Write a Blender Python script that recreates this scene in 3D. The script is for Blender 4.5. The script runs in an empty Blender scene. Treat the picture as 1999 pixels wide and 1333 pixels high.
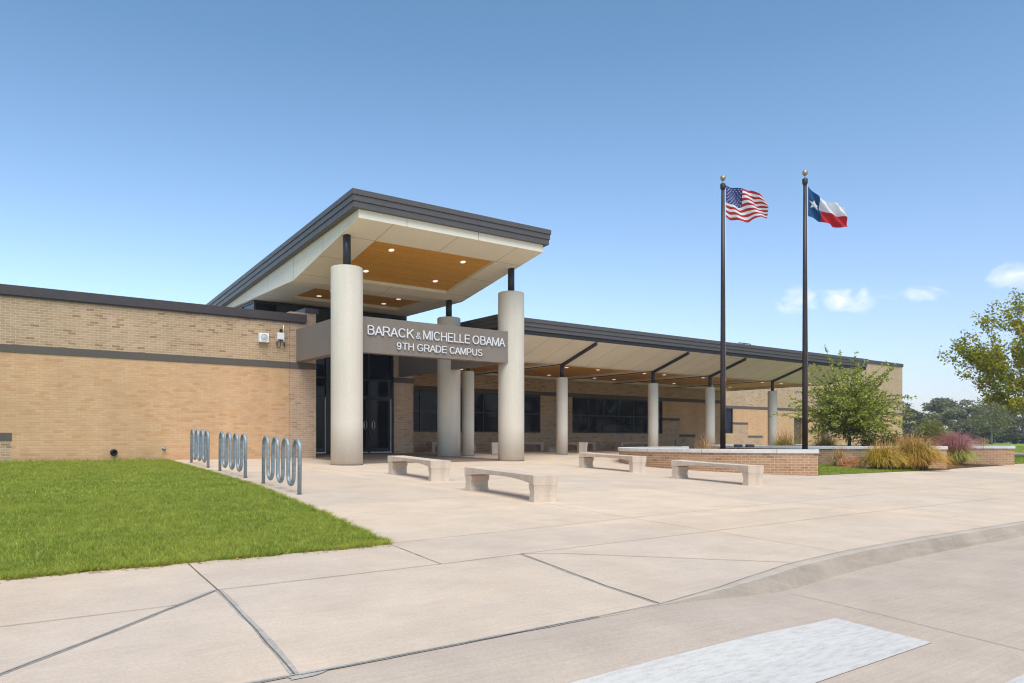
import bpy, bmesh, math, random
import numpy as np
from mathutils import Vector, Matrix, noise as mnoise

C = bpy.context.scene.collection
S = bpy.context.scene
R_ = math.radians

# ------------------------------------------------------------------ camera
# World: X runs along the facade, Y runs away into the depth, Z up, camera at the origin of X/Y, eye at z = 0
cam_d = bpy.data.cameras.new('camera')
cam = bpy.data.objects.new('camera', cam_d)
C.objects.link(cam)
cam.location = (0, 0, 0)
cam.rotation_euler = (R_(90), 0, -math.atan2(0.6, 0.8))
cam_d.sensor_width = 36.0
cam_d.lens = 1507.0 / 1999.0 * 36.0
cam_d.shift_y = (860.0 - 666.5) / 1999.0
cam_d.clip_start = 0.1
cam_d.clip_end = 3000
S.camera = cam

# ------------------------------------------------------------------ light
SUN_EL, SUN_AZ = R_(60), R_(-20)       # azimuth from -Y towards -X
sd = Vector((math.sin(SUN_AZ) * math.cos(SUN_EL), -math.cos(SUN_AZ) * math.cos(SUN_EL), math.sin(SUN_EL)))
sun_d = bpy.data.lights.new('sun', 'SUN')
sun_d.energy = 2.85
sun_d.angle = R_(48)
sun_d.color = (1.0, 0.93, 0.80)
sun = bpy.data.objects.new('sun', sun_d)
C.objects.link(sun)
sun.rotation_euler = sd.to_track_quat('Z', 'Y').to_euler()

W = bpy.data.worlds.new('World')
S.world = W
W.use_nodes = True
nt = W.node_tree
nt.nodes.clear()
def wn(t, **k):
    n = nt.nodes.new(t)
    for a, b in k.items(): setattr(n, a, b)
    return n
def wl(a, b): nt.links.new(a, b)
out = wn('ShaderNodeOutputWorld'); bg = wn('ShaderNodeBackground')
bg.inputs['Strength'].default_value = 0.100
sky = wn('ShaderNodeTexSky', sky_type='NISHITA')
sky.sun_disc = False
sky.sun_elevation = SUN_EL
sky.sun_rotation = math.atan2(sd.x, sd.y)
sky.altitude = 100; sky.air_density = 1.0; sky.dust_density = 0.5; sky.ozone_density = 1.5
# a few small real clouds low in the sky on the right, placed by world direction
geo = wn('ShaderNodeTexCoord')
def vdot(vec):
    n = wn('ShaderNodeVectorMath', operation='DOT_PRODUCT'); wl(geo.outputs['Generated'], n.inputs[0]); n.inputs[1].default_value = vec
    return n.outputs['Value']
def wm(op, a, b=None, clamp=False):
    n = wn('ShaderNodeMath', operation=op); n.use_clamp = clamp
    for i, x in enumerate((a, b)):
        if x is None: continue
        if isinstance(x, (int, float)): n.inputs[i].default_value = x
        else: wl(x, n.inputs[i])
    return n.outputs[0]
fw = wm('MAXIMUM', vdot((0.6, 0.8, 0)), 0.01)
ta = wm('DIVIDE', vdot((0.8, -0.6, 0)), fw)
tb = wm('DIVIDE', vdot((0, 0, 1)), fw)
comb = wn('ShaderNodeCombineXYZ'); wl(ta, comb.inputs[0]); wl(tb, comb.inputs[1])
mp = wn('ShaderNodeMapping'); mp.inputs['Scale'].default_value = (26, 44, 1); mp.inputs['Rotation'].default_value = (0, 0, 0.55); wl(comb.outputs[0], mp.inputs[0])
nz = wn('ShaderNodeTexNoise'); nz.inputs['Scale'].default_value = 1.0; nz.inputs['Detail'].default_value = 8; nz.inputs['Roughness'].default_value = 0.55; nz.inputs['Distortion'].default_value = 0.6
wl(mp.outputs[0], nz.inputs['Vector'])
tot = None
for (px, py, rx, ry, amp) in ((1560, 590, 55, 34, 0.8), (1650, 584, 70, 34, 0.8), (1805, 571, 70, 24, 0.62), (1975, 538, 75, 34, 0.75), (1605, 560, 70, 16, 0.35), (1740, 578, 60, 14, 0.3)):
    dx = wm('DIVIDE', wm('SUBTRACT', ta, (px - 999.5) / 1507), rx / 1507)
    dy = wm('DIVIDE', wm('SUBTRACT', tb, (860 - py) / 1507), ry / 1507)
    e = wm('SUBTRACT', 1.0, wm('ADD', wm('MULTIPLY', dx, dx), wm('MULTIPLY', dy, dy)))
    e = wm('MULTIPLY', wm('MAXIMUM', e, 0.0), amp)
    tot = e if tot is None else wm('MAXIMUM', tot, e)
mask = wm('MULTIPLY', wm('SUBTRACT', wm('ADD', tot, wm('MULTIPLY', nz.outputs['Fac'], 2.2)), 1.35), 0.95, True)
mask = wm('MULTIPLY', mask, wm('MULTIPLY', tot, 2.2, True))
mask = wm('MULTIPLY', mask, 0.66)
mx = wn('ShaderNodeMix', data_type='RGBA')
hs = wn('ShaderNodeHueSaturation'); hs.inputs['Saturation'].default_value = 0.82; gm = wn('ShaderNodeGamma'); gm.inputs['Gamma'].default_value = 1.3; wl(sky.outputs[0], gm.inputs['Color']); wl(gm.outputs[0], hs.inputs['Color'])
el_ = wm('SUBTRACT', 1.0, wm('DIVIDE', vdot((0, 0, 1)), 0.42), True)
az_ = wm('ADD', wm('MULTIPLY', vdot((0.8, -0.6, 0)), 0.7), 0.5, True)
hf = wm('MULTIPLY', wm('POWER', el_, 1.4), az_)
hm = wn('ShaderNodeMix', data_type='RGBA', blend_type='MULTIPLY'); wl(hf, hm.inputs['Factor']); wl(hs.outputs[0], hm.inputs['A']); hm.inputs['B'].default_value = (0.53, 0.475, 0.62, 1)
up_ = wm('DIVIDE', wm('SUBTRACT', vdot((0, 0, 1)), 0.05), 0.4, True)
hu = wn('ShaderNodeMix', data_type='RGBA', blend_type='MULTIPLY'); wl(up_, hu.inputs['Factor']); wl(hm.outputs['Result'], hu.inputs['A']); hu.inputs['B'].default_value = (0.58, 0.82, 0.86, 1)
wl(mask, mx.inputs['Factor']); wl(hu.outputs['Result'], mx.inputs['A']); mx.inputs['B'].default_value = (10.2, 9.8, 9.9, 1)
wl(mx.outputs['Result'], bg.inputs['Color']); wl(bg.outputs[0], out.inputs['Surface'])

S.view_settings.view_transform = 'Standard'
S.view_settings.look = 'None'
S.view_settings.exposure = 0.55
S.view_settings.gamma = 1.0
S.cycles.filter_width = 1.15
S.cycles.max_bounces = 7
S.cycles.diffuse_bounces = 5
S.cycles.transparent_max_bounces = 8

# ------------------------------------------------------------------ helpers
def tag(o, label=None, cat=None, group=None, kind=None):
    if label: o['label'] = label
    if cat: o['category'] = cat
    if group: o['group'] = group
    if kind: o['kind'] = kind
    return o
def empty(name, loc, rz=0, label=None, cat=None, group=None):
    o = bpy.data.objects.new(name, None); C.objects.link(o)
    o.location = loc; o.rotation_euler = (0, 0, rz); o.empty_display_size = 0.3
    return tag(o, label, cat, group)
def gz(x, y):
    return min(-1.27 + 0.03 * max(y, -60), -0.5)
def copy_tree(o, parent=None):
    c = o.copy(); C.objects.link(c)
    if parent: c.parent = parent
    for ch in [q for q in bpy.data.objects if q.parent == o]:
        copy_tree(ch, c)
    return c

class MB:
    """collects polygons in world space; build() links them as one mesh with metre UVs"""
    def __init__(s): s.v = []; s.f = []; s.uv = {}; s.sm = set(); s.cur = 0; s.mi = {}
    def face(s, pts, uv=None, smooth=False):
        i0 = len(s.v); s.v += [tuple(p) for p in pts]; s.f.append(tuple(range(i0, i0 + len(pts))))
        if uv: s.uv[len(s.f) - 1] = uv
        if smooth: s.sm.add(len(s.f) - 1)
        if s.cur: s.mi[len(s.f) - 1] = s.cur
    def box(s, x0, y0, z0, x1, y1, z1):
        i = len(s.v)
        s.v += [(x0,y0,z0),(x1,y0,z0),(x1,y1,z0),(x0,y1,z0),(x0,y0,z1),(x1,y0,z1),(x1,y1,z1),(x0,y1,z1)]
        for q in ((0,3,2,1),(4,5,6,7),(0,1,5,4),(1,2,6,5),(2,3,7,6),(3,0,4,7)): s.f.append(tuple(i + k for k in q))
        return s
    def obox(s, c, hx, hy, hz, rz):
        ca, sa = math.cos(rz), math.sin(rz); i = len(s.v)
        for z in (-hz, hz):
            for a, b in ((-hx,-hy),(hx,-hy),(hx,hy),(-hx,hy)):
                s.v.append((c[0] + a*ca - b*sa, c[1] + a*sa + b*ca, c[2] + z))
        for q in ((0,3,2,1),(4,5,6,7),(0,1,5,4),(1,2,6,5),(2,3,7,6),(3,0,4,7)): s.f.append(tuple(i + k for k in q))
        return s
    def prism_x(s, prof, x0, x1):
        """prof: (y,z) points counter-clockwise seen from +X ... closed solid along X"""
        n = len(prof); i = len(s.v)
        s.v += [(x0, y, z) for y, z in prof] + [(x1, y, z) for y, z in prof]
        for k in range(n):
            k2 = (k + 1) % n; s.f.append((i + k, i + n + k, i + n + k2, i + k2))
        s.f.append(tuple(i + k for k in range(n))); s.f.append(tuple(i + n + k for k in reversed(range(n))))
        return s
    def grid(s, rows, close=False, uv=None, smooth=True):
        """rows: list of equal-length point lists"""
        i = len(s.v); m = len(rows[0])
        for r in rows: s.v += [tuple(p) for p in r]
        for a in range(len(rows) - 1):
            for b in range(m if close else m - 1):
                b2 = (b + 1) % m
                s.f.append((i + a*m + b, i + a*m + b2, i + (a+1)*m + b2, i + (a+1)*m + b))
                if uv:
                    bb = b + 1
                    s.uv[len(s.f) - 1] = [uv(a, b), uv(a, bb), uv(a + 1, bb), uv(a + 1, b)]
                if smooth: s.sm.add(len(s.f) - 1)
        return i
    def lathe(s, cx, cy, prof, seg=32, caps=True):
        rows = [[(cx + r*math.cos(2*math.pi*k/seg), cy + r*math.sin(2*math.pi*k/seg), z) for k in range(seg)] for r, z in prof]
        rr = max(r for r, z in prof)
        i = s.grid(rows, True, uv=lambda a, b: (b / seg * 2*math.pi*rr, prof[a][1]))
        if caps:
            s.f.append(tuple(i + k for k in reversed(range(seg))))
            s.f.append(tuple(i + (len(prof)-1)*seg + k for k in range(seg)))
        return s
    def tube(s, pts, rad, seg=8, caps=True):
        pts = [Vector(p) for p in pts]; n = len(pts)
        if not hasattr(rad, '__len__'): rad = [rad] * n
        rows = []; up = None
        for k in range(n):
            d = (pts[min(k+1, n-1)] - pts[max(k-1, 0)])
            d = d.normalized() if d.length > 1e-9 else Vector((0,0,1))
            if up is None: up = d.orthogonal().normalized()
            up = (up - d * up.dot(d)); up = up.normalized() if up.length > 1e-6 else d.orthogonal().normalized()
            sd_ = d.cross(up)
            rows.append([tuple(pts[k] + (up*math.cos(2*math.pi*j/seg) + sd_*math.sin(2*math.pi*j/seg)) * rad[k]) for j in range(seg)])
        i = s.grid(rows, True)
        if caps:
            s.f.append(tuple(i + k for k in reversed(range(seg))))
            s.f.append(tuple(i + (n-1)*seg + k for k in range(seg)))
        return s
    def build(s, name, mat, parent=None, bevel=0, solid=0, mat2=None):
        me = bpy.data.meshes.new(name)
        off = Vector(parent_off(parent)) if parent else Vector((0,0,0))
        me.from_pydata([tuple(Vector(p) - off) for p in s.v], [], s.f)
        uvl = me.uv_layers.new(name='UVMap')
        for p in me.polygons:
            c = s.uv.get(p.index)
            n = p.normal; ax, ay, az = abs(n.x), abs(n.y), abs(n.z)
            for k, li in enumerate(p.loop_indices):
                if c: uvl.data[li].uv = c[k]; continue
                v = Vector(s.v[me.loops[li].vertex_index])
                if az > 0.7: uvl.data[li].uv = (v.x, v.y)
                elif ay >= ax: uvl.data[li].uv = (v.x, v.z)
                else: uvl.data[li].uv = (v.y + 0.1, v.z)
            if p.index in s.sm: p.use_smooth = True
        me.materials.append(mat)
        if mat2: me.materials.append(mat2)
        for k, q in s.mi.items(): me.polygons[k].material_index = q
        o = bpy.data.objects.new(name, me); C.objects.link(o)
        if parent: o.parent = parent
        if bevel:
            b = o.modifiers.new('bevel', 'BEVEL'); b.width = bevel; b.segments = 2; b.limit_method = 'ANGLE'; b.angle_limit = R_(40)
        if solid:
            b = o.modifiers.new('solid', 'SOLIDIFY'); b.thickness = solid
        return o
def parent_off(p):
    o = Vector((0,0,0))
    while p is not None:
        o += Vector(p.location); p = p.parent
    return o
def np_mesh(name, verts, faces, mat, parent=None, uv=None, smooth=False):
    me = bpy.data.meshes.new(name)
    verts = np.asarray(verts, dtype=np.float32); faces = np.asarray(faces, dtype=np.int32)
    if parent is not None: verts = verts - np.array(parent_off(parent), dtype=np.float32)
    k = faces.shape[1]
    me.vertices.add(len(verts)); me.vertices.foreach_set('co', verts.ravel())
    me.loops.add(faces.size); me.loops.foreach_set('vertex_index', faces.ravel())
    me.polygons.add(len(faces)); me.polygons.foreach_set('loop_start', np.arange(0, faces.size, k, dtype=np.int32))
    me.polygons.foreach_set('loop_total', np.full(len(faces), k, dtype=np.int32))
    if uv is not None:
        l = me.uv_layers.new(name='UVMap'); l.data.foreach_set('uv', np.asarray(uv, dtype=np.float32)[faces.ravel()].ravel())
    me.update(); me.validate()
    if smooth: me.polygons.foreach_set('use_smooth', np.ones(len(faces), dtype=bool))
    me.materials.append(mat)
    o = bpy.data.objects.new(name, me); C.objects.link(o)
    if parent is not None: o.parent = parent
    return o

# ------------------------------------------------------------------ materials
class NM:
    def __init__(s, name):
        s.m = bpy.data.materials.new(name); s.m.use_nodes = True; s.t = s.m.node_tree; s.t.nodes.clear()
        s.out = s.n('ShaderNodeOutputMaterial'); s.p = s.n('ShaderNodeBsdfPrincipled'); s.l(s.p.outputs[0], s.out.inputs[0])
    def n(s, t, **k):
        q = s.t.nodes.new(t)
        for a, b in k.items(): setattr(q, a, b)
        return q
    def l(s, a, b): s.t.links.new(a, b)
    def coord(s, which='Object', scale=None, rot=None, loc=None):
        c = s.n('ShaderNodeTexCoord') if which != 'UV' else s.n('ShaderNodeUVMap')
        o = c.outputs[which]
        if scale or rot or loc:
            m = s.n('ShaderNodeMapping')
            if scale: m.inputs['Scale'].default_value = scale
            if rot: m.inputs['Rotation'].default_value = rot
            if loc: m.inputs['Location'].default_value = loc
            s.l(o, m.inputs[0]); o = m.outputs[0]
        return o
    def noise(s, vec, scale, detail=4, rough=0.6, dist=0):
        q = s.n('ShaderNodeTexNoise'); q.inputs['Scale'].default_value = scale; q.inputs['Detail'].default_value = detail
        q.inputs['Roughness'].default_value = rough; q.inputs['Distortion'].default_value = dist
        s.l(vec, q.inputs['Vector']); return q.outputs['Fac']
    def ramp(s, fac, stops, interp='LINEAR'):
        r = s.n('ShaderNodeValToRGB'); r.color_ramp.interpolation = interp
        e = r.color_ramp.elements
        while len(e) < len(stops): e.new(0.5)
        for q, (p, c) in zip(e, stops):
            q.position = p; q.color = (c[0], c[1], c[2], 1) if hasattr(c, '__len__') else (c, c, c, 1)
        s.l(fac, r.inputs[0]); return r.outputs[0]
    def mix(s, f, a, b, mode='MIX'):
        q = s.n('ShaderNodeMix', data_type='RGBA', blend_type=mode)
        for k, x in (('Factor', f), ('A', a), ('B', b)):
            i = q.inputs[k]
            if isinstance(x, (int, float)): i.default_value = x if k == 'Factor' else (x, x, x, 1)
            elif isinstance(x, tuple): i.default_value = (*x[:3], 1)
            else: s.l(x, i)
        return q.outputs['Result']
    def math(s, op, a, b=None, clamp=False):
        q = s.n('ShaderNodeMath', operation=op); q.use_clamp = clamp
        for i, x in enumerate((a, b)):
            if x is None: continue
            if isinstance(x, (int, float)): q.inputs[i].default_value = x
            else: s.l(x, q.inputs[i])
        return q.outputs[0]
    def bump(s, h, strength=0.3, dist=0.01):
        b = s.n('ShaderNodeBump'); b.inputs['Strength'].default_value = strength; b.inputs['Distance'].default_value = dist
        s.l(h, b.inputs['Height']); s.l(b.outputs[0], s.p.inputs['Normal'])
    def col(s, c):
        if isinstance(c, tuple): s.p.inputs['Base Color'].default_value = (*c[:3], 1)
        else: s.l(c, s.p.inputs['Base Color'])
    def set(s, rough=0.7, metal=0.0, spec=0.5):
        s.p.inputs['Roughness'].default_value = rough; s.p.inputs['Metallic'].default_value = metal
        s.p.inputs['Specular IOR Level'].default_value = spec
        return s.m

def brick_mat(name, c1, c2, c3, mortar, cdark=None, msize=0.005, bw=0.2135, rh=0.0678, weather=0.12):
    m = NM(name); uv = m.coord('UV')
    def bt():
        b = m.n('ShaderNodeTexBrick'); b.inputs['Scale'].default_value = 1; b.inputs['Brick Width'].default_value = bw
        b.inputs['Row Height'].default_value = rh; b.inputs['Mortar Size'].default_value = msize; b.inputs['Mortar Smooth'].default_value = 0.15
        b.inputs['Bias'].default_value = 0; m.l(uv, b.inputs['Vector']); return b
    b = bt(); b.inputs['Color1'].default_value = (0,0,0,1); b.inputs['Color2'].default_value = (1,1,1,1); b.inputs['Mortar'].default_value = (0.5,0.5,0.5,1)
    stops = [(0.0, cdark or c1), (0.04, cdark or c1), (0.09, c1), (0.45, c2), (0.8, c3), (1.0, c2)]
    base = m.ramp(b.outputs['Color'], stops)
    big = m.noise(uv, 0.5, 5, 0.6)
    base = m.mix(1.0, base, m.ramp(big, [(0.25, 1 - weather), (0.75, 1 + weather * 0.5)]), 'MULTIPLY')
    st_ = m.noise(m.coord('UV', (1.6, 0.22, 1)), 1.0, 6, 0.65)
    base = m.mix(1.0, base, m.ramp(st_, [(0.3, 0.90), (0.65, 1.05)]), 'MULTIPLY')
    sp_ = m.n('ShaderNodeSeparateXYZ'); m.l(uv, sp_.inputs[0]); wv = m.noise(m.coord('UV', (2.2, 2.2, 1)), 1.0, 5, 0.7)
    low = m.math('SUBTRACT', sp_.outputs[1], m.math('MULTIPLY', wv, 0.9))
    base = m.mix(m.ramp(low, [(0.0, 0.0), (0.001, 0.0)]) if False else m.math('MULTIPLY', m.math('SUBTRACT', -0.65, low, True), 0.9, True), base, (0.34,0.19,0.10))
    fine = m.noise(uv, 60, 3, 0.7)
    base = m.mix(1.0, base, m.ramp(fine, [(0.2, 0.82), (0.8, 1.12)]), 'MULTIPLY')
    c = m.mix(b.outputs['Fac'], base, mortar)
    m.col(c)
    h = m.math('ADD', m.math('MULTIPLY', b.outputs['Fac'], -1.0), m.math('MULTIPLY', fine, 0.3))
    m.bump(h, 0.5, 0.006)
    return m.set(0.9, 0, 0.25)

M = {}
M['brick_brown'] = brick_mat('brick_brown', (0.42,0.285,0.18), (0.455,0.315,0.20), (0.50,0.355,0.235), (0.64,0.475,0.31), (0.31,0.195,0.115))
M['brick_light'] = brick_mat('brick_light', (0.60,0.365,0.195), (0.63,0.39,0.215), (0.655,0.42,0.245), (0.50,0.315,0.18), (0.575,0.33,0.165), msize=0.0040)
M['brick_pier'] = brick_mat('brick_pier', (0.47,0.31,0.20), (0.52,0.35,0.23), (0.55,0.385,0.265), (0.62,0.47,0.35), (0.42,0.26,0.16))
M['brick_wallred'] = brick_mat('brick_wallred', (0.46,0.265,0.145), (0.51,0.305,0.175), (0.55,0.345,0.21), (0.70,0.52,0.38), (0.37,0.19,0.095), weather=0.2)

def plaster(name, c, rough=0.9, grain=0.10, bump=0.25, streak=0.0, big=0.06):
    m = NM(name); o = m.coord('Object')
    f = m.noise(o, 24, 5, 0.85); g = m.noise(o, 0.8, 5, 0.6)
    col = m.mix(1.0, c, m.ramp(f, [(0.25, 1 - grain), (0.75, 1 + grain)]), 'MULTIPLY')
    col = m.mix(1.0, col, m.ramp(g, [(0.25, 1 - big), (0.75, 1 + big)]), 'MULTIPLY')
    if streak:
        s_ = m.noise(m.coord('Object', (5, 5, 0.35)), 1.0, 5, 0.6)
        col = m.mix(1.0, col, m.ramp(s_, [(0.3, 1 - streak), (0.6, 1.0)]), 'MULTIPLY')
    m.col(col); m.bump(f, bump, 0.006)
    return m.set(rough, 0, 0.2)
M['column'] = plaster('column_plaster', (0.64,0.57,0.475), streak=0.07, big=0.05, grain=0.10)
M['sign_plaster'] = plaster('sign_plaster', (0.235,0.195,0.165), grain=0.14, streak=0.06)
M['soffit'] = plaster('soffit_plaster', (0.80,0.725,0.60), grain=0.08)
M['band'] = plaster('cast_band', (0.115,0.10,0.088), grain=0.12)
M['cap_stone'] = plaster('cap_stone', (0.68,0.66,0.63), grain=0.08, streak=0.12, big=0.12)
M['bench'] = plaster('bench_concrete', (0.58,0.465,0.365), grain=0.13, streak=0.16, bump=0.4, big=0.12)

def metal(name, c, rough=0.4, met=0.0, var=0.08, spec=0.5, sc=6):
    m = NM(name); o = m.coord('Object')
    g = m.noise(o, sc, 5, 0.6)
    m.col(m.mix(1.0, c, m.ramp(g, [(0.3, 1 - var), (0.7, 1 + var)]), 'MULTIPLY'))
    q = m.ramp(g, [(0.3, rough - 0.08), (0.7, rough + 0.08)]); m.l(q, m.p.inputs['Roughness'])
    m.p.inputs['Metallic'].default_value = met; m.p.inputs['Specular IOR Level'].default_value = spec
    return m.m
M['fascia'] = metal('fascia_metal', (0.088,0.075,0.070), 0.42, 0.0, 0.06)
M['fascia_dark'] = metal('fascia_reveal', (0.018,0.016,0.016), 0.6, 0.0)
M['coping'] = metal('coping_metal', (0.052,0.040,0.040), 0.45, 0.0, 0.12)
M['pipe'] = metal('painted_pipe', (0.022,0.023,0.032), 0.35, 0.0)
M['frame'] = metal('window_frame', (0.010,0.010,0.012), 0.35)
M['pole'] = metal('bronze_pole', (0.040,0.025,0.023), 0.45, 0.3, 0.25, sc=3)
M['brass'] = metal('aged_brass', (0.42,0.34,0.22), 0.4, 0.8, 0.25, sc=20)
M['galv'] = metal('galvanised_steel', (0.27,0.31,0.335), 0.55, 0.35, 0.28, sc=14)
M['alu'] = metal('aluminium', (0.62,0.62,0.60), 0.35, 0.5)
M['letter'] = metal('letter_face', (0.72,0.71,0.72), 0.4, 0.0, 0.03)
M['white_box'] = metal('white_plastic', (0.78,0.80,0.82), 0.5, 0.0, 0.05)
M['grey_box'] = metal('grey_plastic', (0.30,0.31,0.34), 0.5, 0.0)
M['black'] = metal('black_rubber', (0.012,0.012,0.013), 0.6, 0.0)
M['roof'] = plaster('roof_membrane', (0.35,0.34,0.33))
M['bark'] = plaster('bark', (0.085,0.06,0.045), grain=0.3, bump=0.8)
M['bark_pale'] = plaster('bark_pale', (0.32,0.28,0.24), grain=0.3)

def glass(name, c=(0.006,0.008,0.013), rough=0.02):
    m = NM(name); o = m.coord('Object')
    n = m.noise(o, 1.3, 3, 0.5)
    m.col(m.mix(1.0, c, m.ramp(n, [(0.3, 0.6), (0.7, 1.6)]), 'MULTIPLY'))
    m.bump(n, 0.06, 0.02)
    return m.set(rough, 0, 0.2)
M['glass'] = glass('dark_glass')
M['glass_blue'] = glass('blue_tinted_glass', (0.012,0.018,0.035))

def wood_mat():
    m = NM('wood_slat_ceiling'); uv = m.coord('UV')
    b = m.n('ShaderNodeTexBrick'); b.inputs['Scale'].default_value = 1; b.inputs['Brick Width'].default_value = 2.4; b.inputs['Row Height'].default_value = 0.13
    b.inputs['Mortar Size'].default_value = 0.006; b.inputs['Color1'].default_value = (0.66,0.32,0.05,1); b.inputs['Color2'].default_value = (0.72,0.37,0.07,1); b.inputs['Mortar'].default_value = (0.40,0.18,0.03,1)
    m.l(uv, b.inputs['Vector'])
    g = m.noise(m.coord('UV', (2, 60, 1)), 1.0, 5, 0.6)
    m.col(m.mix(1.0, b.outputs['Color'], m.ramp(g, [(0.3, 0.85), (0.7, 1.12)]), 'MULTIPLY'))
    return m.set(0.55, 0, 0.3)
M['wood'] = wood_mat()
def emit(name, c, s):
    m = NM(name); m.col((0.8,0.8,0.8)); m.p.inputs['Emission Color'].default_value = (*c, 1); m.p.inputs['Emission Strength'].default_value = s
    return m.set(0.5)
M['lamp'] = emit('downlight_lens', (1.0, 0.93, 0.82), 0.55)

def concrete(name, c, warm, rot=0.0, broom=0.05, rough=0.85, stain=0.10, dirt=0.0, slab=0):
    m = NM(name); o = m.coord('Object')
    big = m.noise(o, 0.22, 6, 0.62, 0.6); mid = m.noise(o, 1.6, 6, 0.65); fine = m.noise(o, 48, 5, 0.8)
    st = m.noise(m.coord('Object', (1.4, 42, 1), (0, 0, rot)), 1.0, 5, 0.65)
    col = m.mix(m.ramp(big, [(0.36, 0.0), (0.64, 1.0)]), c, warm)
    col = m.mix(1.0, col, m.ramp(mid, [(0.28, 1 - stain), (0.72, 1 + stain * 0.45)]), 'MULTIPLY')
    col = m.mix(1.0, col, m.ramp(st, [(0.3, 1 - broom * 1.6), (0.7, 1 + broom)]), 'MULTIPLY')
    col = m.mix(1.0, col, m.ramp(fine, [(0.25, 0.84), (0.75, 1.13)]), 'MULTIPLY')
    if slab:
        b = m.n('ShaderNodeTexBrick'); b.offset = 0.0; b.inputs['Scale'].default_value = 1; b.inputs['Brick Width'].default_value = slab + 0.04; b.inputs['Row Height'].default_value = slab
        b.inputs['Mortar Size'].default_value = 0.0; b.inputs['Color1'].default_value = (0.90, 0.905, 0.92, 1); b.inputs['Color2'].default_value = (1.05, 1.035, 1.0, 1)
        m.l(m.coord('Object', None, None, (-0.05, 0.22, 0)), b.inputs['Vector']); col = m.mix(1.0, col, b.outputs['Color'], 'MULTIPLY')
        wt = m.noise(m.coord('Object', (0.35, 1.1, 1)), 1.0, 7, 0.7, 1.2)
        col = m.mix(m.ramp(wt, [(0.56, 0.0), (0.66, 0.28)]), col, (0.40, 0.33, 0.265))
    spots = m.noise(o, 7.0, 2, 0.5)
    col = m.mix(m.ramp(spots, [(0.74, 0.0), (0.80, 0.14)]), col, (0.12, 0.10, 0.085))
    m.col(col)
    h = m.math('ADD', m.math('MULTIPLY', fine, 0.5), m.math('MULTIPLY', st, 0.6))
    m.bump(h, 0.22, 0.004)
    return m.set(rough, 0, 0.25)
M['plaza'] = concrete('plaza_concrete', (0.60,0.485,0.39), (0.645,0.50,0.37), 0.06, 0.035, stain=0.13, slab=3.66)
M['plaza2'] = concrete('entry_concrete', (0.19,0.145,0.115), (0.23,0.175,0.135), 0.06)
M['road'] = concrete('road_concrete', (0.45,0.365,0.30), (0.50,0.40,0.315), 0.55, 0.045, stain=0.14)
M['kerb'] = concrete('kerb_concrete', (0.48,0.41,0.34), (0.43,0.35,0.28), 1.2, 0.06, stain=0.2)
M['kerb_face'] = concrete('kerb_face_concrete', (0.38,0.315,0.255), (0.32,0.255,0.20), 1.2, 0.08, stain=0.3)
M['joint'] = plaster('joint_dirt', (0.15,0.125,0.105), grain=0.5)
M['sealant'] = plaster('joint_sealant', (0.345,0.32,0.29), grain=0.3, big=0.25)
def paint():
    m = NM('road_paint'); o = m.coord('Object')
    w = m.noise(m.coord('Object', (7, 34, 1), (0, 0, 0.6)), 1.0, 8, 0.7); f = m.noise(o, 90, 3, 0.8)
    k = m.math('ADD', m.math('MULTIPLY', w, 0.65), m.math('MULTIPLY', f, 0.35))
    m.col(m.mix(m.ramp(k, [(0.42, 0.85), (0.49, 0.30), (0.58, 0.08)]), (0.58,0.545,0.51), (0.42,0.39,0.36)))
    m.bump(f, 0.2, 0.004)
    return m.set(0.7, 0, 0.3)
M['paint'] = paint()
def soil(name, a, b):
    m = NM(name); o = m.coord('Object'); f = m.noise(o, 6, 8, 0.7)
    m.col(m.ramp(f, [(0.3, a), (0.7, b)])); m.bump(f, 0.8, 0.05); return m.set(1.0, 0, 0.1)
M['mulch'] = soil('mulch', (0.05,0.032,0.02), (0.16,0.10,0.06))
M['turf'] = soil('turf_soil', (0.09,0.13,0.02), (0.20,0.26,0.04))
M['field'] = soil('field_grass', (0.16,0.24,0.04), (0.27,0.35,0.07))

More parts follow.
